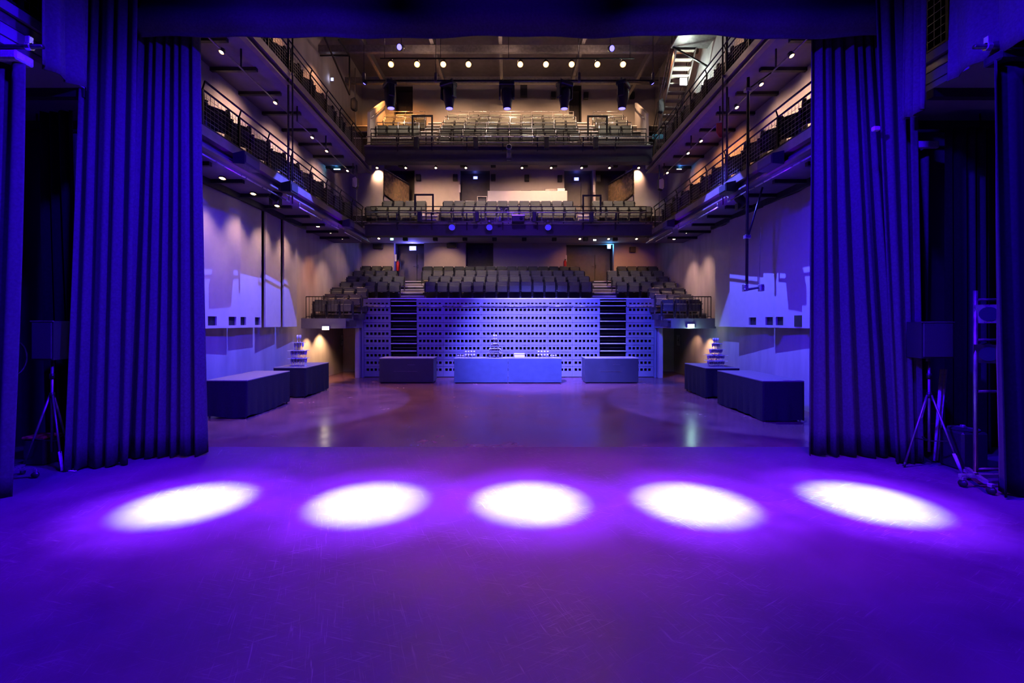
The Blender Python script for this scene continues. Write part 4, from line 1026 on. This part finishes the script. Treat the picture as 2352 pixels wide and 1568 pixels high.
# LED pars under the lower pipe
for k, px in enumerate((1038, 1124, 1259)):
    l = P(px, 522, 18.9); t = thing('led_par', '%s blue-faced LED lamp from the left on the lower back balcony front' % ORD[k], 'spotlight', l, 0, 'LED lamps on the lower back balcony')
    d = Vector((0, -.8, -.55)).normalized()
    MB().lathe([(.09, -.26), (.13, -.22), (.14, -.02), (.15, 0), (.13, 0)], l, d, 14).build('housing', 'steel_mid', t, True)
    MB().lathe([(.126, .001), (.126, .008)], l, d, 14).build('lens', 'lens_led', t)
    for s in (-1, 1): MB().bar(l + Vector((s * .17, .08, .02)), l + Vector((s * .17, .1, .26)), .012, .03).build('yoke', 'steel_dark', t)
    MB().bar(l + Vector((-.17, .1, .26)), l + Vector((.17, .1, .26)), .03, .012).build('yoke', 'steel_dark', t)
    MB().cbox(l.x - .03, l.x + .03, l.y + .06, l.y + .20, l.z + .24, l.z + .32, .006).build('clamp', 'steel_mid', t)
# projector and cable bundle in the middle of the lower back balcony front
l = P(1190, 504, 18.9); t = thing('projector', 'dark boxy projector hung in the middle of the lower back balcony front', 'projector', l)
MB().cbox(l.x - .26, l.x + .26, l.y - .2, l.y + .25, l.z - .13, l.z + .13, .02).build('body', 'speaker_black', t)
MB().lathe([(.07, 0), (.06, .05)], (l.x + .12, l.y - .2, l.z), (0, -1, 0), 14).build('lens', 'lens_dark', t)
for s in (-1, 1): MB().bar((l.x + s * .24, l.y, l.z + .13), (l.x + s * .24, l.y, 6.88), .03, .03).build('hanger', 'steel_mid', t)
MB().cbox(l.x - .27, l.x + .27, l.y - .05, l.y + .05, l.z + .15, l.z + .19, .006).build('cradle', 'steel_light', t)
l = P(1158, 483, 18.95); rnd = random.Random(4)
for k in range(3):
    m = MB(); pts = []
    for i in range(26):
        a = i * .55 + k; pts.append((l.x - .16 + .30 * i / 25 + .05 * math.sin(a * 1.7), l.y + .05 * math.cos(a), l.z + .02 + .075 * math.sin(a) + .03 * k))
    single(m.path(pts, .016, 6), 'cable_bundle', 'cable' if k else 'steel_light', ('shiny', 'black', 'thin black')[k] + ' looped cable on the pipe beside the projector', 'cable', smooth=True)
l = P(1148, 502, 18.85); t = thing('clamp_lamp', 'small pale blue lamp hanging beside the projector', 'spotlight', l)
MB().lathe([(.03, .10), (.06, .06), (.065, -.10), (.05, -.12)], l, (0, -.2, 1), 12).build('housing', 'unit_paint', t, True)
MB().bar(l + Vector((0, 0, .1)), (l.x, BF - .28, 6.87), .02, .02).build('bracket', 'steel_dark', t)
# follow lamp in the middle of the upper balcony front
l = P(1169, 350, 18.86); t = thing('hung_lamp', 'tall narrow lamp hung in the middle of the upper back balcony front', 'spotlight', l)
MB().cbox(l.x - .10, l.x + .10, l.y, l.y + .16, l.z - .22, l.z + .30, .03).build('body', 'steel_mid', t)
MB().lathe([(.12, 0), (.12, .06), (.10, .08)], (l.x, l.y + .02, l.z + .22), (0, -1, 0), 16).build('lens_ring', 'unit_paint', t, True)
MB().lathe([(.085, .081), (.085, .085)], (l.x, l.y + .02, l.z + .22), (0, -1, 0), 16).build('lens', 'lens_dark', t)
MB().cbox(l.x - .09, l.x + .09, l.y - .02, l.y + .12, l.z - .32, l.z - .22, .02).build('yoke', 'speaker_black', t)
MB().bar((l.x, l.y + .1, l.z + .3), (l.x, BF - .25, 10.05), .03, .03).build('bracket', 'steel_dark', t)
# cabinet loudspeakers on poles at the balcony corners
def corner_speaker(px, py0, py1, d, s, pole0, pole1, face, label):
    x = X(px, d); z0, z1 = Z(py1, d), Z(py0, d); zm = (z0 + z1) / 2
    t = thing('pole_speaker', label, 'loudspeaker', (x, d, pole0))
    h = (z1 - z0) / 2
    poly = [(x - .10, d - .1, z0 + .06), (x + .06, d - .12, z0), (x + .12, d - .1, z0 + .08), (x + .12, d - .1, z1 - .08), (x + .06, d - .12, z1), (x - .10, d - .1, z1 - .06)]
    MB().prism(poly, (0, .2, 0)).build('cabinet', 'speaker_black', t)
    MB().prism([(p[0] * .9 + x * .1, p[1] - .012, p[2] * .9 + zm * .1) for p in poly], (0, .012, 0)).build('grille', face, t)
    MB().tube((x, d + .16, pole0), (x, d + .16, pole1), .02, 8).build('pole', 'steel_mid', t, True)
corner_speaker(813, 226, 255, 19.0, -1, T2D, 13.0, 'speaker_grille', 'black speaker on a pole, far end of the upper left side balcony')
corner_speaker(1517, 229, 260, 19.0, 1, T2D, 13.0, 'speaker_grille', 'black speaker on a pole, far end of the upper right side balcony')
corner_speaker(816, 406, 434, 19.0, -1, T1D, T2S, 'white_paint', 'pale faced speaker on a pole, far end of the lower left side balcony')
corner_speaker(1517, 410, 438, 19.0, 1, T1D, T2S, 'white_paint', 'pale faced speaker on a pole, far end of the lower right side balcony')
# wall speakers on the back wall
def wall_speaker(px, py, label, w_=.24, h_=.34):
    c = P(px, py, DB - .16); t = thing('wall_speaker', label, 'loudspeaker', c, 0, 'small wall speakers')
    MB().cbox(c.x - w_ / 2, c.x + w_ / 2, DB - .24, DB - .06, c.z - h_ / 2, c.z + h_ / 2, .015).build('cabinet', 'speaker_black', t)
    MB().cbox(c.x - w_ / 2 + .02, c.x + w_ / 2 - .02, DB - .25, DB - .24, c.z - h_ / 2 + .02, c.z + h_ / 2 - .02, .004).build('grille', 'speaker_grille', t)
    MB().cbox(c.x - .04, c.x + .04, DB - .06, DB - .012, c.z - .04, c.z + .04, .005).build('bracket', 'steel_dark', t)
for k, (px, py) in enumerate(((961, 408), (1046, 408), (1133, 408), (1210, 409), (1286, 410), (1374, 410))): wall_speaker(px, py, '%s small black wall speaker from the left, behind the lower back balcony' % ORD[k])
for k, (px, py) in enumerate(((1271, 219), (1346, 220), (1452, 219))): wall_speaker(px, py, '%s small black wall speaker from the left, behind the upper back balcony' % ORD[k])
wall_speaker(1203, 209, 'large grey wall speaker behind the upper back balcony', .36, .6)
wall_speaker(1037, 564, 'wide dark wall speaker above the stalls centre seats', .5, .2)
wall_speaker(1103, 575, 'dark speaker before the plain middle recess of the stalls', .16, .24)
wall_speaker(1453, 573, 'dark speaker on the wall above the right stalls seats', .3, .28)
wall_speaker(868, 566, 'dark speaker on the wall above the left stalls seats', .5, .24)
# mixing counter behind the lower back balcony
x0, x1 = X(1120, 22.9), X(1303, 22.9); zt = Z(438, 22.9); zf = T1ROW[1][1] - SH
t = thing('mixing_counter', 'plain pale counter wall behind the lower back balcony seats', 'counter', ((x0 + x1) / 2, 22.9, zf))
MB().cbox(x0, x1, 22.9, 23.0, zf, zt, .01).build('front', 'white_paint', t)
for x in (x0, x1 - .08): MB().cbox(x, x + .08, 23.0, 23.7, zf, zt, .01).build('end_wall', 'white_paint', t)
MB().box(x0 + .08, x1 - .08, 23.0, 23.7, zt - .2, zt - .15).build('worktop', 'dark_paint', t)
for px0, px1, h, m, lab in ((1196, 1220, .05, 'speaker_black', 'flat black device on the mixing counter'), (1251, 1277, .13, 'steel_mid', 'grey desk unit on the mixing counter'), (1280, 1297, .16, 'white_plastic', 'pale device at the end of the mixing counter')):
    a, b = X(px0, 23.1), X(px1, 23.1)
    mm = MB().cbox(a, b, 23.02, 23.4, zt - .15, zt + h, .01); single(mm, 'desk_device', m, lab, 'device')
t = thing('side_desk', 'small open desk box beside the mixing counter', 'desk', (X(1108, 22.9), 22.9, zf))
a, b = X(1096, 22.9), X(1119, 22.9); z1 = Z(450.5, 22.9)
MB().box(a, b, 22.9, 23.3, z1 - .03, z1).build('top', 'white_paint', t)
for x in (a, b - .03): MB().box(x, x + .03, 22.9, 23.3, zf, z1 - .03).build('side', 'white_paint', t)
MB().cbox(a + .06, b - .06, 23.0, 23.2, z1 - .26, z1 - .06, .02).build('monitor', 'speaker_black', t)
# bronze stair panels on both sides behind the lower back balcony
for s in (-1, 1):
    q0 = Vector((s * 6.05, 22.0, 0)); q1 = Vector((s * 5.25, 23.95, 0))
    px_a, px_b = (881, 940) if s < 0 else (1453, 1395)
    za0, za1 = Z(445, 22.0), Z(391, 22.0); zb0, zb1 = Z(488, 23.95), Z(426, 23.95)
    t = thing('bronze_screen', 'glossy bronze slanted stair panel on the %s, behind the lower back balcony' % SIDE[s], 'panel', (q0.x, q0.y, za0))
    n = Vector(((q1 - q0).y, -(q1 - q0).x, 0)).normalized() * (.03)
    poly = [(q0.x, q0.y, za0), (q1.x, q1.y, zb0), (q1.x, q1.y, zb1), (q0.x, q0.y, za1)]
    MB().prism(poly, n).build('panel', 'bronze_panel', t)
    off = n.normalized() * (-.07 if s > 0 else -.07)
    off = Vector((-s * .07, -.03, 0))
    MB().tube(Vector(poly[3]) + off + Vector((0, 0, .05)), Vector(poly[2]) + off + Vector((0, 0, .05)), .022, 8).build('handrail', 'steel_light', t, True)
    for f in (.35, .95):
        p = Vector(poly[3]).lerp(Vector(poly[2]), f); MB().tube(p - Vector((0, 0, .05)), p + off + Vector((0, 0, .05)), .012, 6).build('bracket', 'steel_mid', t)
    e = Vector((0, 0, .0))
    for i in range(4):
        MB().bar(Vector(poly[i]) + off * .5, Vector(poly[(i + 1) % 4]) + off * .5, .02, .03).build('edge_trim', 'steel_dark', t)
    # pale wall in which the panel sits
    a = Vector((s * WX, 21.0, 0)); b = Vector((s * 6.12, 21.95, 0))
    struct(MB().prism([(s * WX, 22.2, zf), (s * 6.08, 22.2, zf), (s * 6.08, 22.2, 10.36), (s * WX, 22.2, 10.36)], (0, .1, 0)), 'wall_stair_' + SIDE[s], 'wall_plaster', 'pale wall beside the stair panel')
    struct(MB().prism([(s * 6.08, 22.2, zf), (s * 5.22, DB, zf), (s * 5.22, DB, za0 - .6), (s * 6.08, 22.2, za0 - .02)], (s * .05, 0, 0)), 'wall_stairfoot_' + SIDE[s], 'wall_plaster', 'pale wall below the stair panel')
# slanted white stair parapets, upper back balcony
for s, pts, lab in ((-1, [(850, 257), (850, 300), (905, 300), (900, 262), (884, 232)], 'left'), (1, [(1484, 260), (1484, 303), (1444, 303), (1447, 262), (1458, 236)], 'right')):
    d0, d1 = 20.2, 22.6
    za = Z(257 if s < 0 else 260, d0); zc = Z(232 if s < 0 else 236, d1)
    xa = X(850 if s < 0 else 1484, d0); xc = X(884 if s < 0 else 1458, d1)
    t = thing('stair_parapet', 'white slanted parapet wall at the %s end of the upper back balcony seats' % lab, 'parapet', (xa, d0, 9.96))
    MB().prism([(xa, d0, 9.98), (xc, d1, 11.9), (xc, d1, zc), (xa, d0, za)], (s * .12, 0, 0)).build('wall', 'white_paint', t)
    inn = -s * .05
    MB().tube((xa + inn, d0 + .1, za - .2), (xc + inn, d1, zc - .2), .02, 8).build('handrail', 'steel_light', t, True)
    for f in (.2, .8):
        p = Vector((xa + inn, d0 + .1, za - .2)).lerp(Vector((xc + inn, d1, zc - .2)), f); MB().tube(p, p + Vector((s * .08, 0, -.05)), .01, 6).build('bracket', 'steel_light', t)
# ---- steel staircase, upper right
t = thing('steel_staircase', 'steel staircase with wooden treads rising above the upper right side balcony', 'staircase', (6.6, 20.3, T2D))
s0, s1 = Vector((6.52, 20.5, 9.85)), Vector((6.52, 17.7, 13.0))
for dx in (0, .75):
    MB().bar(s0 + Vector((dx, 0, 0)), s1 + Vector((dx, 0, 0)), .05, .22).build('stringer', 'fascia_steel', t)
for k in range(14):
    p = s0.lerp(s1, (k + .5) / 14); MB().cbox(p.x + .03, p.x + .72, p.y - .15, p.y + .12, p.z - .02, p.z + .03, .006).build('tread', 'step_wood', t)
for dx in (-.03, .78):
    MB().tube(s0 + Vector((dx, 0, 1.0)), s1 + Vector((dx, 0, 1.0)), .02, 8).build('handrail', 'steel_mid', t, True)
    MB().tube(s0 + Vector((dx, 0, .55)), s1 + Vector((dx, 0, .55)), .014, 8).build('mid_rail', 'steel_mid', t, True)
    for k in range(4):
        p = s0.lerp(s1, k / 3) + Vector((dx, 0, 0)); MB().tube(p, p + Vector((0, 0, 1.0)), .018, 8).build('baluster', 'steel_dark', t, True)
MB().box(6.3, WX - .02, 15.5, 17.7, 12.95, 13.03).build('landing', 'steel_mid', t)
for y in (15.6, 17.6): MB().bar((6.35, y, 12.95), (7.7, y, 12.2), .05, .05).build('strut', 'steel_dark', t)
for y in (15.6, 16.6, 17.6): MB().tube((6.32, y, 13.0), (6.32, y, 14.0), .018, 8).build('baluster', 'steel_dark', t, True)
MB().tube((6.32, 15.6, 14.0), (6.32, 17.6, 14.0), .02, 8).build('handrail', 'steel_mid', t, True)
single(MB().cbox(X(1499, 19.8), X(1526, 19.8), 19.75, 19.85, Z(319, 19.8), Z(309, 19.8), .01), 'blue_board', 'cyan_board', 'cyan board at the foot of the steel staircase', 'board')
# triangular wall rail frame above the upper left balcony
t = thing('wall_rail_frame', 'dark slanting rail frame above the upper left side balcony', 'frame', P(800, 210, 18.2))
a, b, c = Vector((-6.5, 14.0, 13.0)), Vector((-6.5, 18.6, 11.6)), Vector((-6.5, 18.6, 13.2))
for p, q in ((a, b), (b, c), (c, c + Vector((-1.2, 0, 0))), (c, c + Vector((0, -1.2, -.1)))): MB().bar(p, q, .05, .06).build('bar', 'steel_dark', t)
# vertical brace pipes beside the side balconies
for s, px in ((-1, 672), (1, 1660)):
    d = 6.02 * F / abs(px - CX); x = s * 6.02
    t = thing('brace_pipe', 'tall vertical pipe along the %s side balconies' % SIDE[s], 'pipe', (x, d, 5.7))
    MB().tube((x, d, 5.6), (x, d, 12.5), .022, 8).build('pipe', 'steel_dark', t, True)
    MB().tube((x + s * .12, d, T1D), (x + s * .12, d, 12.5), .03, 8).build('pipe', 'steel_dark', t, True)
    for z in (5.9, T2D - .1): MB().cbox(x - .03, x + .15 if s > 0 else x + .03, d - .03, d + .03, z, z + .06, .005).build('clamp', 'steel_mid', t)
d = 12.78
single(MB().prism([P(1646, 283, d), P(1660, 281, d), P(1660, 315, d), P(1653, 315, d), P(1646, 303, d)], (0, .03, 0)), 'red_flag', 'red_cloth', 'red tapered board on the pipe of the right side balconies', 'board')
# hanging boom with crossbar, right
d = 11.2; x = X(1715, d)
t = thing('lighting_boom', 'long black hanging pipe boom with a short crossbar, before the right balconies', 'boom', (x, d, Z(665, d)))
MB().tube((x, d, Z(664, d)), (x + .04, d, Z(178, d)), .035, 10).build('pipe', 'steel_dark', t, True)
MB().tube((x - .08, d - .05, Z(666, d)), (x + .44, d + .1, Z(658, d)), .03, 10).build('crossbar', 'steel_mid', t, True)
for f in (-.03, .36): MB().cbox(x + f - .045, x + f + .045, d - .07, d + .09, Z(664, d) - .05, Z(664, d) + .12, .012).build('clamp', 'steel_light', t)
MB().tube((x + .36, d + .08, Z(655, d)), (x + .40, d + .1, Z(520, d)), .006, 6).build('safety_cable', 'steel_mid', t)
MB().tube((x + .03, d, Z(545, d)), (x + .50, d + .2, Z(425, d)), .024, 8).build('brace', 'steel_dark', t, True)
MB().cbox(x - .06, x + .08, d - .06, d + .06, Z(548, d), Z(540, d), .008).build('clamp', 'steel_light', t)
MB().cbox(x - .05, x + .10, d - .06, d + .06, Z(211, d), Z(203, d), .008).build('clamp', 'steel_light', t)
MB().tube((x, d, Z(207, d)), (6.48, d + .02, 8.45), .018, 8).build('arm', 'steel_dark', t, True)
# under-balcony pipes and boxes along the lower side balconies
for s in (-1, 1):
    for k, (a, b) in enumerate(((8.95, 12.7), (13.3, 16.4), (17.0, 18.9))):
        t = thing('soffit_pipe', '%s hanging pipe from the stage below the edge of the lower %s balcony' % (ORD[k], SIDE[s]), 'pipe', (s * 6.12, a, 5.66))
        MB().tube((s * 6.12, a, 5.66), (s * 6.12, b, 5.66), .018, 8).build('pipe', 'steel_light', t, True)
        for y in (a + .02, b - .02): MB().tube((s * 6.12, y, 5.66), (s * 6.12, y, T1S), .016, 8).build('hanger', 'steel_mid', t, True)
    for k, (d0, L) in enumerate(((10.0, 1.1), (12.12, .76), (16.6, .9))):
        t = thing('fascia_speaker', '%s black speaker from the stage under the edge of the lower %s balcony' % (ORD[k], SIDE[s]), 'loudspeaker', (s * 6.0, d0, 5.86))
        m = MB(); xs = sorted((s * 5.80, s * 6.06))
        m.prism([(xs[0], d0, 5.80), (xs[1], d0, 5.78), (xs[1], d0, 6.08), (xs[0], d0, 6.02)], (0, L * .55, 0)); m.build('cabinet', 'speaker_black', t)
        MB().cbox(s * 5.79 - .006, s * 5.79 + .006, d0 + .03, d0 + L * .55 - .03, 5.83, 6.0, .003).build('grille', 'speaker_grille', t)
# one dark spotlight hung under each lower side balcony
for s, px, py in ((-1, 603, 450), (1, 1738, 462)):
    l = P(px, py, 12.3)
    l.x = s * 6.3
    t = thing('hung_spotlight', 'unlit black spotlight under the lower %s balcony' % SIDE[s], 'spotlight', l)
    MB().lathe([(.08, -.2), (.12, -.14), (.12, .10), (.14, .14), (.12, .14)], l, (s * .5, -.2, -.8), 14).build('housing', 'speaker_black', t, True)
    MB().bar(l + Vector((0, 0, .05)), (s * 6.12, l.y, 5.66), .03, .03).build('bracket', 'steel_dark', t)
    for a in (-.13, .13): MB().cbox(l.x + a - .01, l.x + a + .01, l.y - .08, l.y + .08, l.z - .25, l.z - .06, .004).build('barn_door', 'speaker_black', t)
# fire extinguishers and notices beside the stalls doors
c = P(914, 611, 24.03); t = thing('fire_extinguisher', 'red fire extinguisher beside the left stalls door', 'extinguisher', c)
MB().lathe([(.07, -.26), (.085, -.24), (.085, .18), (.05, .25), (.025, .27)], c, (0, 0, 1), 14).build('cylinder', 'red_paint', t, True)
MB().cbox(c.x - .03, c.x + .06, c.y - .02, c.y + .02, c.z + .27, c.z + .33, .008).build('valve', 'steel_dark', t)
MB().path([(c.x + .03, c.y, c.z + .29), (c.x + .12, c.y, c.z + .2), (c.x + .11, c.y, c.z - .1)], .012, 6).build('hose', 'cable', t, True)
c = P(1298, 606, 24.04); t = thing('fire_extinguisher', 'red fire extinguisher partly hidden beside the right stalls door', 'extinguisher', c)
MB().lathe([(.06, -.26), (.075, -.24), (.075, .12), (.05, .18), (.02, .2)], c, (0, 0, 1), 14).build('cylinder', 'red_paint', t, True)
MB().cbox(c.x - .03, c.x + .05, c.y - .02, c.y + .02, c.z + .2, c.z + .25, .006).build('valve', 'steel_dark', t)
single(MB().cbox(xb(906.5), xb(911), DB - .02, DB - .005, zb(600), zb(584), .003), 'wall_poster', 'paper', 'white notice on the jamb of the left stalls door', 'notice')
single(MB().cbox(xb(1299), xb(1302), DB - .03, DB - .005, zb(601), zb(586), .003), 'wall_poster', 'paper', 'narrow white notice beside the right stalls door', 'notice')
single(MB().cbox(xb(1054), xb(1058), DB - .04, DB - .013, zb(442), zb(424), .003), 'wall_poster', 'paper', 'white notice beside the door left of the mixing counter', 'notice')
single(MB().cbox(xb(1362), xb(1366), DB - .04, DB - .013, zb(442), zb(425), .003), 'wall_poster', 'paper', 'white notice beside the door right of the mixing counter', 'notice')
# ================================================================== STAGE EQUIPMENT
def speaker_stand(px, py, pole_top_y, cab, label, s, legs):
    d = 2.3 * F / (py - CY); x = X(px, d)
    zt = Z(pole_top_y, d); rl = .40
    t = thing('speaker_stand', 'black tripod stand under the %s loudspeaker' % label, 'stand', (x, d, 0))
    hub = 1.15
    MB().tube((x, d, .25), (x, d, zt), .020, 10).build('pole', 'steel_mid', t, True)
    for z in (hub, 1.45): MB().lathe([(.035, -.04), (.035, .04)], (x, d, z), (0, 0, 1), 10).build('collar', 'steel_dark', t, True)
    for k, a in enumerate(legs):
        e = Vector((x + rl * math.cos(a), d + rl * math.sin(a), .015))
        q = MB().tube((x + .03 * math.cos(a), d + .03 * math.sin(a), hub), e, .015, 8).build('leg', 'steel_mid', t, True)
        MB().tube(e, e + (Vector((x, d, hub)) - e).normalized() * (.07 if k else .30), .022 if not k else .02, 8).build('foot', 'webbing' if not k else 'cable', q, True)
        m_ = Vector((x, d, hub)).lerp(e, .6); MB().tube((x, d, .42), m_, .009, 6).build('brace', 'steel_dark', t)
    a0, a1, b0, b1 = cab
    xa, xe = X(a0, d), X(a1, d); z0, z1 = Z(b1, d), Z(b0, d)
    c = thing('stage_speaker', 'black cabinet loudspeaker on the tripod stand, %s of the stage' % label, 'loudspeaker', ((xa + xe) / 2, d, z0))
    MB().prism([(xa, d - .16, z0), (xe, d - .16, z0), (xe - .06, d + .2, z0), (xa + .06, d + .2, z0)], (0, 0, z1 - z0)).build('cabinet', 'speaker_black', c)
    MB().cbox(xa + .02, xe - .02, d - .175, d - .16, z0 + .02, z1 - .02, .006).build('grille', 'speaker_grille', c)
    MB().cbox(xa - .004, xe + .004, d - .18, d - .15, z1 - .012, z1 + .004, .003).build('top_strip', 'steel_mid', c)
    MB().lathe([(.03, -.06), (.03, 0)], ((xa + xe) / 2, d, z0), (0, 0, 1), 8).build('socket', 'steel_dark', c)
speaker_stand(120, 1074, 824, (96, 146, 737, 825), 'left', -1, (R(-29), R(100), R(190)))
speaker_stand(2134, 1073, 822, (2096, 2168, 739, 821), 'right', 1, (R(-65), R(80), R(180)))
# white cable with its tape on the floor, left
g = lambda px, py: Vector((X(px, 2.3 * F / (py - CY)), 2.3 * F / (py - CY), .008))
single(MB().path([g(258, 1056), g(232, 1059), g(205, 1065), g(185, 1073), g(170, 1078), g(152, 1080)], .009, 6), 'floor_cable', 'tape_white', 'thin white cable lying on the stage beside the left tripod', 'cable', smooth=True)
q = g(165, 1081); single(MB().prism([q + Vector((-.10, .02, 0)), q + Vector((.10, -.02, 0)), q + Vector((.10, -.06, 0)), q + Vector((-.10, -.02, 0))], (0, 0, .004)), 'tape_mark', 'tape_white', 'short white tape mark at the end of the floor cable', 'tape')
def dolly(cx, cy, label):
    t = thing('wheeled_dolly', label, 'dolly', (cx, cy, 0))
    for a in (R(20), R(110), R(200), R(290)):
        e = Vector((cx + .28 * math.cos(a), cy + .28 * math.sin(a), .14))
        MB().bar((cx, cy, .16), e, .05, .03).build('arm', 'steel_light', t)
        MB().lathe([(.045, -.015), (.045, .015)], (e.x, e.y, .05), (math.sin(a), -math.cos(a), 0), 12).build('caster', 'seat_frame', t, True)
        MB().bar((e.x, e.y, .06), (e.x, e.y, .14), .04, .015).build('fork', 'steel_light', t)
    return t
dl = dolly(-7.25, 6.62, 'low wheeled base with casters at the foot of the left wing pole')
MB().tube((-7.25, 6.62, .16), (-7.25, 6.62, 3.4), .024, 8).build('pole', 'steel_dark', dl, True)
single(MB().path([(-7.16 + .02 * math.cos(a), 6.60 + .14 * math.cos(a), 1.78 + .24 * math.sin(a)) for a in [R(i * 15) for i in range(0, 60)]], .014, 6), 'coiled_cable', 'cable', 'coiled black cable hanging on the left wing pole', 'cable', smooth=True)
t = thing('stage_monitor', 'low dark equipment case behind the left tripod', 'case', (-7.6, 7.45, 0))
MB().cbox(-7.80, -7.46, 7.3, 7.6, 0, .42, .02).build('body', 'speaker_black', t)
MB().cbox(-7.81, -7.45, 7.29, 7.61, .42, .46, .01).build('lid', 'red_cloth', t)
# right: drum-like case, leaning poles, side light tower on casters
d = 7.2; x = 7.20
t = thing('equipment_case', 'black round-topped case beside the right tripod', 'case', (x, d, 0))
MB().cbox(x - .21, x + .20, d - .20, d + .20, 0, .60, .03).build('body', 'speaker_black', t)
MB().lathe([(.19, 0), (.19, .03)], (x, d, .60), (0, 0, 1), 20).build('lid', 'velour_dark', t, True)
MB().cbox(x - .04, x + .02, d - .03, d + .03, .63, .68, .01).build('knob', 'steel_light', t)
for k in range(2):
    a = Vector((6.98 + .06 * k, 7.46 + .02 * k, .03)); b = Vector((7.18 + .08 * k, 7.54 + .02 * k, 1.52))
    single(MB().tube(a, b, .024, 8, .026), 'leaning_pole', 'webbing', ('slim', 'thicker')[k] + ' pale pole leaning in the right wing', 'pole', smooth=True)
d = 6.45; t = thing('side_light_tower', 'wheeled side light tower half hidden by the right wing curtain', 'light tower', (6.75, d, 0))
for x in (6.62, 7.1): MB().tube((x, d, .18), (x, d, 2.75), .026, 8).build('upright', 'steel_mid', t, True)
for z in (.22, 1.32, 2.05, 2.62): MB().tube((6.60, d, z), (7.12, d, z), .020, 8).build('rung', 'steel_mid', t, True)
MB().bar((6.40, d - .35, .16), (6.70, d + .2, .16), .05, .05).build('foot_bar', 'steel_light', t)
MB().bar((6.30, d - .1, .16), (7.1, d - .1, .16), .05, .05).build('foot_bar', 'steel_light', t)
for x, y in ((6.34, d - .1), (6.44, d - .38), (6.70, d + .2)):
    MB().lathe([(.05, -.018), (.05, .018)], (x, y, .055), (1, .3, 0), 12).build('caster', 'seat_frame', t, True)
    MB().cbox(x - .03, x + .03, y - .03, y + .03, .10, .15, .006).build('caster_fork', 'steel_light', t)
for z, lab in ((2.42, 'upper'), (1.86, 'lower')):
    o = thing('side_lamp', 'square framed side lamp, %s on the tower in the right wing' % lab, 'spotlight', (6.68, d - .05, z))
    c = Vector((6.72, d - .08, z)); dd = Vector((-.5, -.6, -.1)).normalized()
    MB().lathe([(.07, -.35), (.11, -.3), (.12, 0), (.10, 0)], c, dd, 14).build('housing', 'speaker_black', o, True)
    a = dd.cross(Vector((0, 0, 1))).normalized(); u = a.cross(dd)
    MB().prism([c + a * i * .15 + u * j * .13 + dd * .01 for i, j in ((-1, -1), (1, -1), (1, 1), (-1, 1))], dd * .012).build('filter_frame', 'steel_light' if lab == 'upper' else 'steel_dark', o)
    MB().lathe([(.10, .024), (.10, .03)], c, dd, 16).build('lens', 'lens_dark', o)
d = 7.80; t = thing('keyboard_stand', 'cluttered folding stand with a tilted tray behind the right tripod', 'stand', (X(2130, d), d, 0))
xx = 7.18
MB().bar((xx - .2, d, .02), (xx + .1, d, .95), .03, .03).build('leg', 'steel_dark', t); MB().bar((xx + .2, d, .02), (xx - .1, d, .95), .03, .03).build('leg', 'steel_dark', t)
MB().prism([(xx - .25, d - .1, 1.0), (xx + .25, d - .1, .94), (xx + .25, d + .2, 1.06), (xx - .25, d + .2, 1.12)], (0, 0, .05)).build('tray', 'steel_mid', t)
for k in range(4): MB().bar((xx - .30, d + .1, .12 + .22 * k), (xx + .28, d + .1, .10 + .22 * k), .02, .015).build('rung', 'red_cloth', t)
